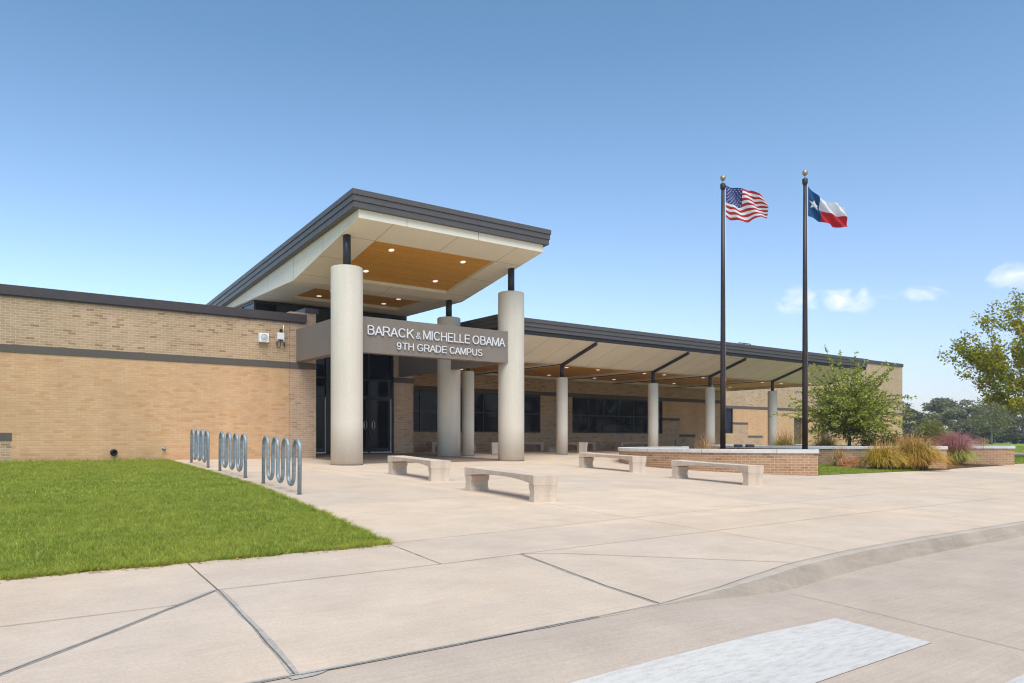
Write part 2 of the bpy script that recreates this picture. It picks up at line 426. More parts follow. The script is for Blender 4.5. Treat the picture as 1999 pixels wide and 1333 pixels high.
def leaf_mat(name, stops, trans=0.35, rough=0.55, use='island'):
    m = NM(name)
    if use == 'island':
        g = m.n('ShaderNodeNewGeometry'); f = g.outputs['Random Per Island']
    else:
        f = m.math('ADD', 0.0, 0.0)
    c = m.ramp(f, stops)
    o = m.noise(m.coord('Object'), 1.3, 3, 0.6)
    c = m.mix(1.0, c, m.ramp(o, [(0.3, 0.72), (0.7, 1.25)]), 'MULTIPLY')
    m.col(c); m.set(rough, 0, 0.3)
    t = m.n('ShaderNodeBsdfTranslucent'); m.l(c, t.inputs[0])
    mx = m.n('ShaderNodeMixShader'); mx.inputs[0].default_value = trans
    m.l(m.p.outputs[0], mx.inputs[1]); m.l(t.outputs[0], mx.inputs[2]); m.l(mx.outputs[0], m.out.inputs[0])
    return m.m
def blade_mat(name, root, mid, tip, dry, trans=0.3, dryamt=0.3):
    """colour runs along the blade (uv.y) and varies from blade to blade (uv.x)"""
    m = NM(name); uv = m.n('ShaderNodeUVMap'); sp = m.n('ShaderNodeSeparateXYZ'); m.l(uv.outputs[0], sp.inputs[0])
    c = m.ramp(sp.outputs[1], [(0.0, root), (0.5, mid), (1.0, tip)])
    c = m.mix(m.ramp(sp.outputs[0], [(1 - dryamt - 0.1, 0.0), (1 - dryamt + 0.1, 0.85)]), c, dry)
    v = m.math('FRACT', m.math('MULTIPLY', sp.outputs[0], 37.3))
    c = m.mix(1.0, c, m.ramp(v, [(0.0, 0.38), (1.0, 1.5)]), 'MULTIPLY')
    m.col(c); m.set(0.6, 0, 0.25)
    t = m.n('ShaderNodeBsdfTranslucent'); m.l(c, t.inputs[0])
    mx = m.n('ShaderNodeMixShader'); mx.inputs[0].default_value = trans
    m.l(m.p.outputs[0], mx.inputs[1]); m.l(t.outputs[0], mx.inputs[2]); m.l(mx.outputs[0], m.out.inputs[0])
    return m.m
def lawn_mat():
    m = NM('lawn_blades'); uv = m.n('ShaderNodeUVMap'); sp = m.n('ShaderNodeSeparateXYZ'); m.l(uv.outputs[0], sp.inputs[0])
    c = m.ramp(sp.outputs[0], [(0.0, (0.11,0.20,0.015)), (0.4, (0.22,0.305,0.032)), (0.8, (0.40,0.42,0.06)), (1.0, (0.60,0.52,0.19))])
    o = m.coord('Object')
    big = m.noise(o, 1.1, 5, 0.7, 0.5)
    c = m.mix(m.ramp(big, [(0.40, 0.0), (0.62, 0.6)]), c, (0.44,0.445,0.075))
    md = m.noise(o, 7.0, 6, 0.8)
    c = m.mix(1.0, c, m.ramp(md, [(0.32, 0.62), (0.68, 1.42)]), 'MULTIPLY')
    m.col(c); m.set(0.6, 0, 0.2)
    t = m.n('ShaderNodeBsdfTranslucent'); m.l(c, t.inputs[0])
    mx = m.n('ShaderNodeMixShader'); mx.inputs[0].default_value = 0.35
    m.l(m.p.outputs[0], mx.inputs[1]); m.l(t.outputs[0], mx.inputs[2]); m.l(mx.outputs[0], m.out.inputs[0])
    return m.m
M['lawn'] = lawn_mat()

# ------------------------------------------------------------------ ground, road, paving
def sheet(name, rows_x, rows_y, zf, mat):
    mb = MB()
    mb.grid([[(x, y, zf(x, y)) for x in rows_x] for y in rows_y], smooth=False)
    return tag(mb.build(name, mat), kind='structure')
def smooth(a, b, x):
    u = min(max((x - a) / (b - a), 0), 1); return u * u * (3 - 2 * u)
kerb_line = [(-60, 3.7), (1.45, 3.69), (2.79, 3.71), (3.4, 3.715), (3.9, 3.74), (4.3, 3.76), (4.9, 3.87), (5.6, 4.03), (6.35, 4.19), (7.6, 4.32), (9.2, 4.38), (12.3, 4.38), (120, 4.38)]
rh = lambda x: 0.13 * smooth(3.9, 6.2, x)
sheet('ground', [-900, -60, 44.5, 120, 1200], [-900, -9.4, -9.35, 4.42, 4.6, 25.6667, 200, 1400],
      lambda x, y: gz(x, y) - (0.45 if -9.36 < y < 4.5 else 0.014), M['field'])
def kl(x):
    for (x0, y0), (x1, y1) in zip(kerb_line[:-1], kerb_line[1:]):
        if x0 <= x <= x1: return y0 + (y1-y0)*(x-x0)/(x1-x0)
def road_z(x, y):
    """road surface: flush with the walk at the ramp on the left, a full kerb lower on the right, one even fall further out"""
    w = smooth(0.15, 1.1, kl(x) - y)
    return gz(x, y) - (rh(x) * (1 - w) + 0.105 * w) - 0.002
def kbase(x): s = rh(x) / 0.13; return kl(x) + 0.03 * (1 - s) - 0.24 * s
xs_road = [-60, -20, -5, 0, 1, 2] + [2.5 + 0.25 * k for k in range(23)] + [9, 10.5, 12.3, 16, 24, 45, 80, 120]
mb = MB()
mb.grid([[(x, y, road_z(x, y)) for y in [kbase(x) - q for q in (0, 0.08, 0.2, 0.35, 0.5, 0.65, 0.8, 0.95, 1.15, 1.5, 3, 6)] + [-9.36]] for x in xs_road], smooth=True)
tag(mb.build('road', M['road']), kind='structure')
mb = MB(); rows = []
for x in [q for q in xs_road if q >= 3.5]:
    s = rh(x) / 0.13; y = kl(x); z = gz(x, y); e = 0.02 * mnoise.noise(Vector((x * 3, 0, 0)))
    rows.append([(x, y, z + 0.001), (x, y - 0.02 - 0.11 * s, z), (x, y - 0.02 - 0.135 * s, z - 0.014 * s), (x, y - 0.02 - 0.20 * s, road_z(x, y) + 0.012 * s), (x, y - 0.02 - 0.225 * s, road_z(x, kbase(x)) - 0.003)])
mb.grid(rows, smooth=True)
for k in range(len(mb.f)):
    if k % 4 >= 1: mb.mi[k] = 1
tag(mb.build('kerb', M['kerb'], mat2=M['kerb_face']), kind='structure')

lawn_edge = [(3.71, 7.05), (4.17, 9.95), (4.74, 14.1), (5.05, 18.5), (5.3, 23.62)]
mb = MB()
P = lambda pts, dz=0.0: [(x, y, gz(x, y) + dz) for x, y in pts]
mb.face(P([(-60, 3.7), (3.71, 3.7), (3.71, 7.05), (-60, 7.05)]))
fr = [(3.71, 3.715)] + kerb_line[4:-1] + [(90, 4.38)]
mb.face(P(fr + [(90, 12.3), (40.5, 12.3), (40.5, 25.6667), (5.4, 25.6667)] + lawn_edge[::-1]))
mb.face(P([(5.4, 25.6667), (40.5, 25.6667), (40.5, 34.5), (5.4, 34.5)]))
tag(mb.build('plaza', M['plaza']), kind='structure')
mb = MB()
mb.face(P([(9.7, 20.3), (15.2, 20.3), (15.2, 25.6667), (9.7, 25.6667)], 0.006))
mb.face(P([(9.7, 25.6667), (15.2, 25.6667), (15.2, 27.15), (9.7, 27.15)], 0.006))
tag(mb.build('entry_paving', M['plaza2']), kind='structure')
# driveway far right
mb = MB(); mb.face(P([(44.9, 12.34), (51.3, 12.34), (51.3, 25.6667), (44.9, 25.6667)], 0.004)); mb.face(P([(44.9, 25.6667), (51.3, 25.6667), (51.3, 34.4), (44.9, 34.4)], 0.004))
tag(mb.build('driveway', M['road']), kind='structure')

# joints: thin wandering strips
rng = random.Random(5)
def strip(mb, pts, w, dz, wob=0.006, zf=gz):
    L = []
    for a, b in zip(pts[:-1], pts[1:]):
        d = math.dist(a, b); n = max(2, int(d / 0.12))
        for k in range(n): L.append((a[0] + (b[0]-a[0])*k/n, a[1] + (b[1]-a[1])*k/n))
    L.append(pts[-1])
    rows = []
    for k, p in enumerate(L):
        q = L[min(k+1, len(L)-1)]; o = L[max(k-1, 0)]
        dx, dy = q[0]-o[0], q[1]-o[1]; l = math.hypot(dx, dy) or 1
        nx, ny = -dy/l, dx/l
        c = wob * (mnoise.noise(Vector((p[0]*2.3, p[1]*2.3, w*900))) )
        ww = w * 0.72 * (0.75 + 0.6 * abs(mnoise.noise(Vector((p[0]*5, p[1]*5, 3)))) + 0.25 * rng.random())
        rows.append([(p[0] + nx*(c-ww/2), p[1] + ny*(c-ww/2), zf(*p) + dz), (p[0] + nx*(c+ww/2), p[1] + ny*(c+ww/2), zf(*p) + dz)])
    mb.grid(rows, smooth=False)
mb = MB()
for pts, w in (([(-6, -1.5), (0.26, 4.48), (0.83, 5.01), (1.67, 5.82)], 0.013), ([(1.67, 5.82), (1.54, 4.58), (1.43, 3.7)], 0.012),
               ([(1.76, 7.0), (1.67, 5.82)], 0.014), ([(1.67, 5.82), (3.59, 5.84), (4.54, 5.89)], 0.011), ([(3.73, 7.07), (3.6, 5.85)], 0.009),
               ([(-1.2, 5.46), (0.32, 5.48), (1.31, 5.49)], 0.008), ([(4.54, 5.9), (7.32, 5.98), (10.8, 6.1), (17, 6.15), (60, 6.2)], 0.009),
               ([(4.54, 5.9), (4.95, 5.66), (6.42, 4.23)], 0.013), ([(4.54, 5.91), (4.22, 4.41), (4.13, 3.76)], 0.014),
               ([(3.73, 7.1), (5.42, 7.22), (7.55, 7.41), (15.1, 7.79), (26, 8.0)], 0.009), ([(7.83, 10.7), (7.54, 7.4), (7.5, 5.98), (7.44, 4.35)], 0.008),
               ([(4.3, 10.7), (8.64, 10.7), (13.4, 10.8), (17.6, 10.84)], 0.010), ([(7.9, 10.7), (7.95, 14.4)], 0.008), ([(11.5, 7.6), (11.4, 10.75), (11.4, 14.4), (11.4, 18.2)], 0.008),
               ([(4.8, 14.4), (11, 14.45), (17.2, 14.5)], 0.009), ([(5.1, 18.2), (11, 18.25), (18.4, 18.3)], 0.009), ([(11.6, 4.4), (11.6, 7.5)], 0.007), ([(15.2, 4.4), (15.2, 7.7)], 0.007),
               ([(14.9, 7.75), (14.9, 14.5), (14.9, 18.2)], 0.008), ([(7.95, 14.4), (7.9, 20.3), (7.9, 23.6)], 0.008), ([(20, 4.4), (20, 11.2)], 0.007), ([(26, 4.4), (26, 10.9)], 0.007),
               ([(15.25, 21.7), (39, 21.7)], 0.012), ([(5.2, 20.3), (9.6, 20.3)], 0.01)):
    if pts[0] == (-6, -1.5): pts = [(-0.55, 3.7)] + pts[1:]
    strip(mb, pts, w, 0.0045)
strip(mb, [(1.45, 3.675), (2.79, 3.695), (4.1, 3.74), (4.9, 3.87), (5.6, 4.03), (6.35, 4.19), (7.6, 4.32), (9.2, 4.38), (12.3, 4.38), (40, 4.38)], 0.009, 0.006)
strip(mb, [(-20, 3.68), (1.45, 3.685)], 0.008, 0.006)
tag(mb.build('paving_joints', M['joint']), kind='structure')
mb = MB()
for pts, w in (([(-0.55, 3.72), (0.26, 4.49), (0.83, 5.02), (1.66, 5.83)], 0.06), ([(1.675, 5.82), (1.55, 4.58), (1.44, 3.72)], 0.062), ([(0.6, 3.69), (1.45, 3.69), (2.79, 3.71), (3.5, 3.72)], 0.055),
               ([(4.53, 5.9), (4.215, 4.41), (4.12, 3.78)], 0.05)):
    strip(mb, pts, w, 0.0025, 0.012)
mb.face([(1.46 + 0.10*math.cos(a)*(1 + 0.35*math.sin(3*a + 1)), 3.67 + 0.055*math.sin(a)*(1 + 0.3*math.cos(2*a)), gz(1, 3.67 + 0.055*math.sin(a)) + 0.0032) for a in [2*math.pi*k/18 for k in range(18)]])
tag(mb.build('joint_sealant', M['sealant']), kind='structure')
STR = (2.97, (5.2, 3.05), (5.16, 2.36), 2.31)
mb = MB()
def road_poly(pts, n=14):
    a, b, c, d = pts
    rows = []
    for k in range(n + 1):
        f = k / n
        p = (a[0] + (b[0]-a[0])*f, a[1] + (b[1]-a[1])*f); q = (d[0] + (c[0]-d[0])*f, d[1] + (c[1]-d[1])*f)
        row = []
        for g in (0, 0.5, 1):
            x, y = p[0] + (q[0]-p[0])*g, p[1] + (q[1]-p[1])*g
            # follow the road sheet (constant kerb drop along each X, slope 3 % in Y)
            row.append((x, y, road_z(x, y) + 0.005))
        rows.append(row)
    mb.grid(rows, smooth=False)
road_poly([(1.4, STR[0]), STR[1], STR[2], (1.4, STR[3])])
tag(mb.build('crosswalk_bar', M['paint']), kind='structure')
mb = MB(); road_poly([(1.2, 1.70), (5.08, 1.76), (5.04, 1.08), (1.2, 1.04)])
tag(mb.build('crosswalk_bar', M['paint']), kind='structure')
mb = MB(); strip(mb, [(5.7, 3.75), (5.6, 2.9), (5.3, 0.5), (5.0, -4)], 0.006, 0.003, 0.01, road_z); strip(mb, [(10.2, 4.1), (9.9, 0), (9.5, -5)], 0.006, 0.003, 0.01, road_z)
tag(mb.build('road_joints', M['joint']), kind='structure')

# ------------------------------------------------------------------ school building
B = empty('school_building', (12.2, 27.0, -0.5), 0, 'long tan brick school with a tall column entrance canopy and a covered walkway', 'school building')
def wall(x0, x1, z0, z1, y, mat, thick=0.35, holes=(), name='wall', lab=None):
    xs = sorted({x0, x1, *[q for h in holes for q in (h[0], h[1])]}); zs = sorted({z0, z1, *[q for h in holes for q in (h[2], h[3])]})
    mb = MB()
    for a, b in zip(xs[:-1], xs[1:]):
        for c, d in zip(zs[:-1], zs[1:]):
            if any(h[0] - 1e-6 <= a and b <= h[1] + 1e-6 and h[2] - 1e-6 <= c and d <= h[3] + 1e-6 for h in holes): continue
            mb.box(a, y, c, b, y + thick, d)
    return tag(mb.build(name, mat, B), lab)
ZF = -0.75
# left wing
wall(1.62, 9.0, ZF, 2.28, 23.70, M['brick_light'])
wall(-30, 1.62, 0.20, 2.28, 23.70, M['brick_light'])
wall(-30, 1.62, ZF, 0.0, 23.70, M['brick_brown'])
wall(9.008, 9.88, ZF, 2.28, 23.705, M['brick_pier'], 0.38)
wall(-30, 9.0, 2.48, 3.76, 23.70, M['brick_brown'])
wall(9.008, 9.88, 2.48, 4.08, 23.705, M['brick_pier'], 0.38)
def box_part(name, mat, *b, parent=None, lab=None, bevel=0):
    mb = MB()
    for q in b: mb.box(*q)
    return tag(mb.build(name, mat, parent or B, bevel=bevel), lab)
box_part('belt_course', M['band'], (-30, 23.685, 2.28, 9.0, 24.0, 2.48), (9.008, 23.688, 2.28, 9.89, 24.0, 2.48))
box_part('belt_course', M['band'], (-30, 23.686, 0.0, 1.625, 24.0, 0.20))
box_part('coping', M['coping'], (-30, 23.62, 3.76, 9.54, 24.15, 4.01), (-30, 23.655, 3.725, 9.5, 23.7, 3.76))
mb = MB(); mb.box(9.5, 23.66, 4.08, 9.95, 27.55, 4.24)
mb.build('coping', M['coping'], B)
box_part('wall', M['brick_pier'], (9.55, 24.09, ZF, 9.87, 27.5, 4.08))
box_part('roof', M['roof'], (-30, 24.05, 3.4, 9.5, 50, 3.55))
box_part('wall', M['brick_brown'], (-30.3, 23.7, ZF, -30, 50, 3.7))
# storefront set back behind the entrance
GY = 27.12
fr_ = MB()
mull = [9.93, 10.86, 11.72, 12.50, 13.42, 14.42]
for x in mull: fr_.box(x - 0.035, GY - 0.06, -0.47, x + 0.035, GY + 0.06, 3.9)
for a, b in zip(mull[:-1], mull[1:]):
    for z in (1.68, 2.34, 3.86): fr_.box(a + 0.035, GY - 0.05, z - 0.035, b - 0.035, GY + 0.05, z + 0.035)
fr_.box(11.66, GY - 0.085, -0.47, 11.80, GY + 0.05, 3.9)
SF = fr_.build('storefront', M['frame'], B)
for a, b in zip(mull[:-1], mull[1:]):
    mb = MB(); mb.box(a + 0.035, GY - 0.01, 1.71, b - 0.035, GY + 0.01, 2.31); mb.box(a + 0.035, GY - 0.01, 2.37, b - 0.035, GY + 0.01, 3.83)
    mb.build('pane', M['glass'], SF)
mb = MB(); mb.box(9.97, GY - 0.01, -0.45, 10.82, GY + 0.01, 1.65); mb.build('pane', M['glass'], SF)
mb = MB(); mb.box(11.8, GY - 0.01, -0.45, 12.46, GY + 0.01, 1.65); mb.build('pane', M['glass'], SF)
for x0, x1, hs in ((10.9, 11.66, -1), (12.54, 13.38, 1), (13.46, 14.385, -1)):
    mb = MB(); mb.box(x0, GY - 0.03, -0.46, x0 + 0.08, GY + 0.03, 1.64); mb.box(x1 - 0.08, GY - 0.03, -0.46, x1, GY + 0.03, 1.64)
    mb.box(x0 + 0.08, GY - 0.03, -0.46, x1 - 0.08, GY + 0.03, -0.28); mb.box(x0 + 0.08, GY - 0.03, 1.55, x1 - 0.08, GY + 0.03, 1.64)
    D = mb.build('door', M['frame'], B)
    mb = MB(); mb.box(x0 + 0.08, GY - 0.008, -0.28, x1 - 0.08, GY + 0.008, 1.55); mb.build('pane', M['glass'], D)
    hx = x0 + 0.13 if hs < 0 else x1 - 0.13
    mb = MB(); mb.tube([(hx, GY - 0.03, 0.42), (hx + 0.0, GY - 0.10, 0.43), (hx + 0.05, GY - 0.11, 0.5), (hx + 0.05, GY - 0.11, 0.68), (hx, GY - 0.10, 0.75), (hx, GY - 0.03, 0.76)], 0.012, 8)
    mb.box(hx - 0.045, GY - 0.045, 0.47, hx - 0.015, GY - 0.03, 0.72); mb.build('handle', M['alu'], D)
    xe = x1 - 0.02 if hs < 0 else x0 + 0.02
    mb = MB(); mb.box(xe - 0.012, GY - 0.05, -0.44, xe + 0.018, GY - 0.031, 1.62); mb.box(x0, GY - 0.075, -0.47, x1, GY - 0.031, -0.43); mb.build('weather_strip', M['alu'], D)
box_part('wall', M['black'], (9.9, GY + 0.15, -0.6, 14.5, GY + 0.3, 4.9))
# brick pier beside the doors, its band
wall(14.47, 15.33, ZF, 2.28, 27.0, M['brick_pier'], 0.4)
wall(14.47, 15.33, 2.48, 4.0, 27.0, M['brick_pier'], 0.4)
box_part('belt_course', M['band'], (14.46, 26.985, 2.28, 15.345, 27.42, 2.48))
# clerestory box above
CY = 27.6
cl = MB()
xs = [9.2, 10.5, 11.7, 12.9, 14.1, 15.3]
for x in xs: cl.box(x - 0.04, CY - 0.05, 3.6, x + 0.04, CY + 0.05, 5.02)
cl.box(9.2, CY - 0.045, 3.62, 15.3, CY + 0.045, 3.7); cl.box(9.2, CY - 0.045, 4.93, 15.3, CY + 0.045, 5.02)
for y in (28.9, 30.2, 31.5, 32.8): cl.box(9.15, y - 0.04, 3.6, 9.25, y + 0.04, 5.02)
cl.box(9.155, CY + 0.05, 4.93, 9.245, 33, 5.02)
CLS = cl.build('clerestory', M['frame'], B)
for a, b in zip(xs[:-1], xs[1:]):
    mb = MB(); mb.box(a + 0.04, CY - 0.01, 3.7, b - 0.04, CY + 0.01, 4.93); mb.build('pane', M['glass'], CLS)
mb = MB(); mb.box(9.19, CY + 0.05, 3.55, 9.21, 34, 4.93); mb.build('pane', M['glass_blue'], CLS)
mb = MB(); mb.box(15.28, CY + 0.05, 3.55, 15.3, 34, 4.93); mb.build('pane', M['glass'], CLS)
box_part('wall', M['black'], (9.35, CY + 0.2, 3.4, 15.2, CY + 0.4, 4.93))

# shaded wall behind the covered walkway
WY = 30.4
wins = [(16.5, 24.6, 0.40, 2.28), (26.75, 33.66, 0.40, 2.28)]
wall(15.0, 35.1, ZF, 2.28, WY, M['brick_brown'], holes=wins + [(33.66, 35.1, 1.16, 2.28)])
wall(33.66, 35.1, 1.31, 2.28, WY, M['brick_light'])
wall(35.1, 39.2, 0.37, 2.28, WY, M['brick_light'])
wall(35.1, 36.5, ZF, 0.22, WY, M['brick_brown'])
wall(36.5, 39.2, ZF, 0.37, WY, M['brick_light'])
wall(15.0, 39.2, 2.48, 4.2, WY, M['brick_brown'])
box_part('belt_course', M['band'], (15.0, WY - 0.015, 2.28, 39.215, WY + 0.3, 2.48))
box_part('belt_course', M['band'], (33.66, WY - 0.014, 1.16, 35.11, WY + 0.3, 1.31))
box_part('belt_course', M['band'], (35.1, WY - 0.013, 0.22, 36.51, WY + 0.3, 0.37))
box_part('wall', M['brick_brown'], (38.85, WY + 0.36, ZF, 39.2, 34.5, 4.2))
box_part('wall', M['brick_brown'], (15.0, 27.45, ZF, 15.32, WY - 0.01, 4.2))
for (x0, x1, z0, z1), n in ((wins[0], 7), (wins[1], 6)):
    mb = MB(); w = (x1 - x0) / n
    for k in range(n + 1):
        x = x0 + w * k; a = 0.03 if 0 < k < n else 0.0
        mb.box(max(x - 0.03, x0), WY + 0.06, z0, min(x + 0.03, x1), WY + 0.16, z1)
    for z in (z0 + 0.03, (z0 + z1) / 2, z1 - 0.03):
        for k in range(n): mb.box(x0 + w*k + 0.03, WY + 0.065, z - 0.03, x0 + w*(k+1) - 0.03, WY + 0.155, z + 0.03)
    F = mb.build('window', M['frame'], B)
    for k in range(n):
        mb = MB(); mb.box(x0 + w*k + 0.03, WY + 0.10, z0 + 0.06, x0 + w*(k+1) - 0.03, WY + 0.12, z1 - 0.06); mb.build('pane', M['glass'], F)
box_part('electrical_box', M['grey_box'], (34.7, WY - 0.08, -0.22, 34.95, WY, 0.06))
box_part('roof', M['roof'], (15.0, WY + 0.3, 4.0, 39.2, 50, 4.15))

# far right block
RY, RX0, RX1 = 34.5, 38.3, 69.8
hol = [(44.4, 45.55, 0.51, 2.28), (53.0, 54.35, ZF, 1.77)]
wall(38.3, 45.55, 0.37, 2.28, RY, M['brick_light'], holes=hol[:1])
wall(45.55, 69.8, ZF, 2.28, RY, M['brick_light'], holes=[hol[1], (45.55, 47.24, ZF, 1.31), (47.24, 49.0, ZF, 0.37)])
wall(38.3, 45.55, ZF, 0.37, RY, M['brick_brown'])
wall(45.55, 47.24, ZF, 1.16, RY, M['brick_brown']); wall(47.24, 49.0, ZF, 0.22, RY, M['brick_brown'])
wall(38.3, 69.8, 2.48, 6.62, RY, M['brick_brown'])
box_part('belt_course', M['band'], (38.3, RY - 0.015, 2.28, 69.815, RY + 0.3, 2.48))
box_part('belt_course', M['band'], (45.55, RY - 0.014, 1.16, 47.25, RY + 0.3, 1.31))
box_part('belt_course', M['band'], (47.24, RY - 0.013, 0.22, 49.01, RY + 0.3, 0.37))
box_part('coping', M['coping'], (38.25, RY - 0.06, 6.62, 69.87, RY + 0.4, 6.90), (69.5, RY + 0.4, 6.62, 69.87, 60, 6.90), (38.25, RY + 0.4, 6.62, 38.6, 60, 6.90))
box_part('wall', M['brick_brown'], (69.5, RY + 0.36, ZF, 69.8, 60, 6.62))
box_part('wall', M['brick_brown'], (38.35, RY + 0.36, ZF, 38.6, 60, 6.62))
box_part('roof', M['roof'], (38.6, RY + 0.4, 6.3, 69.5, 60, 6.45))
mb = MB()
for x in (48.2, 48.9, 49.6): mb.tube([(x, 36.0, 6.45), (x, 36.0, 7.32)], 0.035, 6)
for z in (7.0, 7.32): mb.tube([(48.2, 36.0, z), (49.6, 36.0, z)], 0.035, 6)
mb.build('roof_rail', M['frame'], B)
mb = MB()
mb.box(44.4, RY + 0.06, 0.51, 44.46, RY + 0.16, 2.28); mb.box(45.49, RY + 0.06, 0.51, 45.55, RY + 0.16, 2.28)
for z in (0.51, 1.34, 2.22): mb.box(44.46, RY + 0.065, z, 45.49, RY + 0.155, z + 0.06)
F = mb.build('window', M['frame'], B)
mb = MB(); mb.box(44.46, RY + 0.1, 0.57, 45.49, RY + 0.12, 2.22); mb.build('pane', M['glass_blue'], F)
mb = MB(); mb.box(53.0, RY + 0.28, -0.7, 54.35, RY + 0.34, 1.77)
mb.build('door', metal('brown_door', (0.13,0.085,0.055), 0.5), B)

# ---- entrance canopy
ec = MB()
XL, XR, YF, YK = 9.05, 15.36, 18.86, 23.5
def soff(y): return 5.03 + 0.194 * max(YK - y, 0)
def fb(y): return 6.17 - 0.084 * (y - 18.7)
def ft(y): return fb(y) + 0.46
xs = [XL, 10.1, 14.35, XR]; ys = [YF, 20.0, 22.95, YK, 24.3, 26.45, 31.2]
for i in range(3):
    for j in range(6):
        x0, x1, y0, y1 = xs[i], xs[i+1], ys[j], ys[j+1]
        hole = i == 1 and j in (1, 4)
        q = [(x0, y0, soff(y0)), (x0, y1, soff(y1)), (x1, y1, soff(y1)), (x1, y0, soff(y0))]
        if not hole: ec.face(q)
        else:
            up = [(a, b, c + 0.10) for a, b, c in q]
            for k in range(4):
                k2 = (k + 1) % 4; ec.face([q[k], up[k], up[k2], q[k2]])
prof = [(YF, soff(YF)), (YF, fb(YF)), (31.2, fb(31.2)), (31.2, 5.03), (YK, 5.03)]
ec.face([(XL, y, z) for y, z in prof]); ec.face([(XR, y, z) for y, z in reversed(prof)])
ec.face([(XL, YF, soff(YF)), (XR, YF, soff(YF)), (XR, YF, fb(YF)), (XL, YF, fb(YF))])
ec.face([(XL, YF, fb(YF)), (XR, YF, fb(YF)), (XR, 31.2, fb(31.2)), (XL, 31.2, fb(31.2))])
ec.cur = 1
def soff_line(x0, y0, x1, y1, w=0.012):
    dx, dy = (w/2, 0) if abs(x1 - x0) < 1e-6 else (0, w/2)
    ec.face([(x0 - dx, y0 - dy, soff(y0 - dy) - 0.002), (x1 - dx, y1 - (dy if dx == 0 else 0), soff(y1 - dy) - 0.002), (x1 + dx, y1 + dy, soff(y1 + dy) - 0.002), (x0 + dx, y0 + dy, soff(y0 + dy) - 0.002)])
for x in (10.1, 12.22, 14.35): soff_line(x, YF, x, 20.0)
for y in (20.0, 21.5, 22.95, 24.3, 26.45): soff_line(XL, y, 10.1, y); soff_line(14.35, y, XR, y)
for x in (12.22,): soff_line(x, 22.95, x, YK); soff_line(x, YK, x, 24.3)
for xx in (10.5, 12.9): ec.face([(xx, YF - 0.002, soff(YF)), (xx + 0.012, YF - 0.002, soff(YF)), (xx + 0.012, YF - 0.002, fb(YF)), (xx, YF - 0.002, fb(YF))])
for yy in (21.2, 23.5, 25.8, 28.1): ec.face([(XL - 0.002, yy, soff(yy)), (XL - 0.002, yy, fb(yy)), (XL - 0.002, yy + 0.012, fb(yy)), (XL - 0.002, yy + 0.012, soff(yy))])
EC = ec.build('entrance_canopy', M['soffit'], B, mat2=M['band'])
mb = MB()
# three stepped metal courses all round, each a few cm further out towards the top
FX0, FX1, FY0, FY1 = 8.80, 15.57, 18.70, 36.5
for k, (a, b, o) in enumerate(((0.0, 0.15, 0.05), (0.16, 0.31, 0.025), (0.32, 0.46, 0.0))):
    x0, x1, y0 = FX0 + o, FX1 - o, FY0 + o
    t = 0.3
    mb.prism_x([(y0, fb(y0) + a), (y0 + t, fb(y0 + t) + a), (y0 + t, fb(y0 + t) + b), (y0, fb(y0) + b)], x0, x1)
    for xa, xb in ((x0, x0 + t), (x1 - t, x1)):
        mb.prism_x([(y0 + t, fb(y0 + t) + a), (FY1, fb(FY1) + a), (FY1, fb(FY1) + b), (y0 + t, fb(y0 + t) + b)], xa, xb)
mb.prism_x([(19, fb(19) + 0.3), (36.4, fb(36.4) + 0.3), (36.4, fb(36.4) + 0.44), (19, fb(19) + 0.44)], 9.1, 15.3)
mb.build('fascia', M['fascia'], EC)
mb = MB()
for a in (0.15, 0.31):
    mb.prism_x([(18.76, fb(18.76) + a), (19.05, fb(19.05) + a), (19.05, fb(19.05) + a + 0.01), (18.76, fb(18.76) + a + 0.01)], 8.86, 15.51)
mb.build('fascia_reveal', M['fascia_dark'], EC)
for y0, y1 in ((20.0, 22.95), (24.3, 26.45)):
    mb = MB(); mb.face([(10.1, y0, soff(y0) + 0.10), (10.1, y1, soff(y1) + 0.10), (14.35, y1, soff(y1) + 0.10), (14.35, y0, soff(y0) + 0.10)])
    mb.build('ceiling_panel', M['wood'], EC)
def downlights(spots, zf, slope, parent):
    for x, y in spots:
        r = 0.065; n = 20; mb = MB(); z = zf(y)
        A = [2*math.pi*k/n for k in range(n)]
        mb.face([(x + r*math.cos(a), y + r*math.sin(a), z - 0.012 - slope*r*math.sin(a)) for a in reversed(A)])
        rows = [[(x + q*math.cos(a), y + q*math.sin(a), z - dz - slope*q*math.sin(a)) for a in A] for q, dz in ((r*1.3, 0.001), (r*1.28, 0.014), (r, 0.013))]
        mb.grid(rows, True)
        mb.build('downlight', M['lamp'], parent)
downlights([(x, y) for y in (20.6, 22.3) for x in (10.95, 13.5)], lambda y: soff(y) + 0.10, 0.194, EC)
downlights([(x, y) for y in (24.85, 26.0) for x in (10.95, 13.5)], lambda y: soff(y) + 0.10, 0.0, EC)

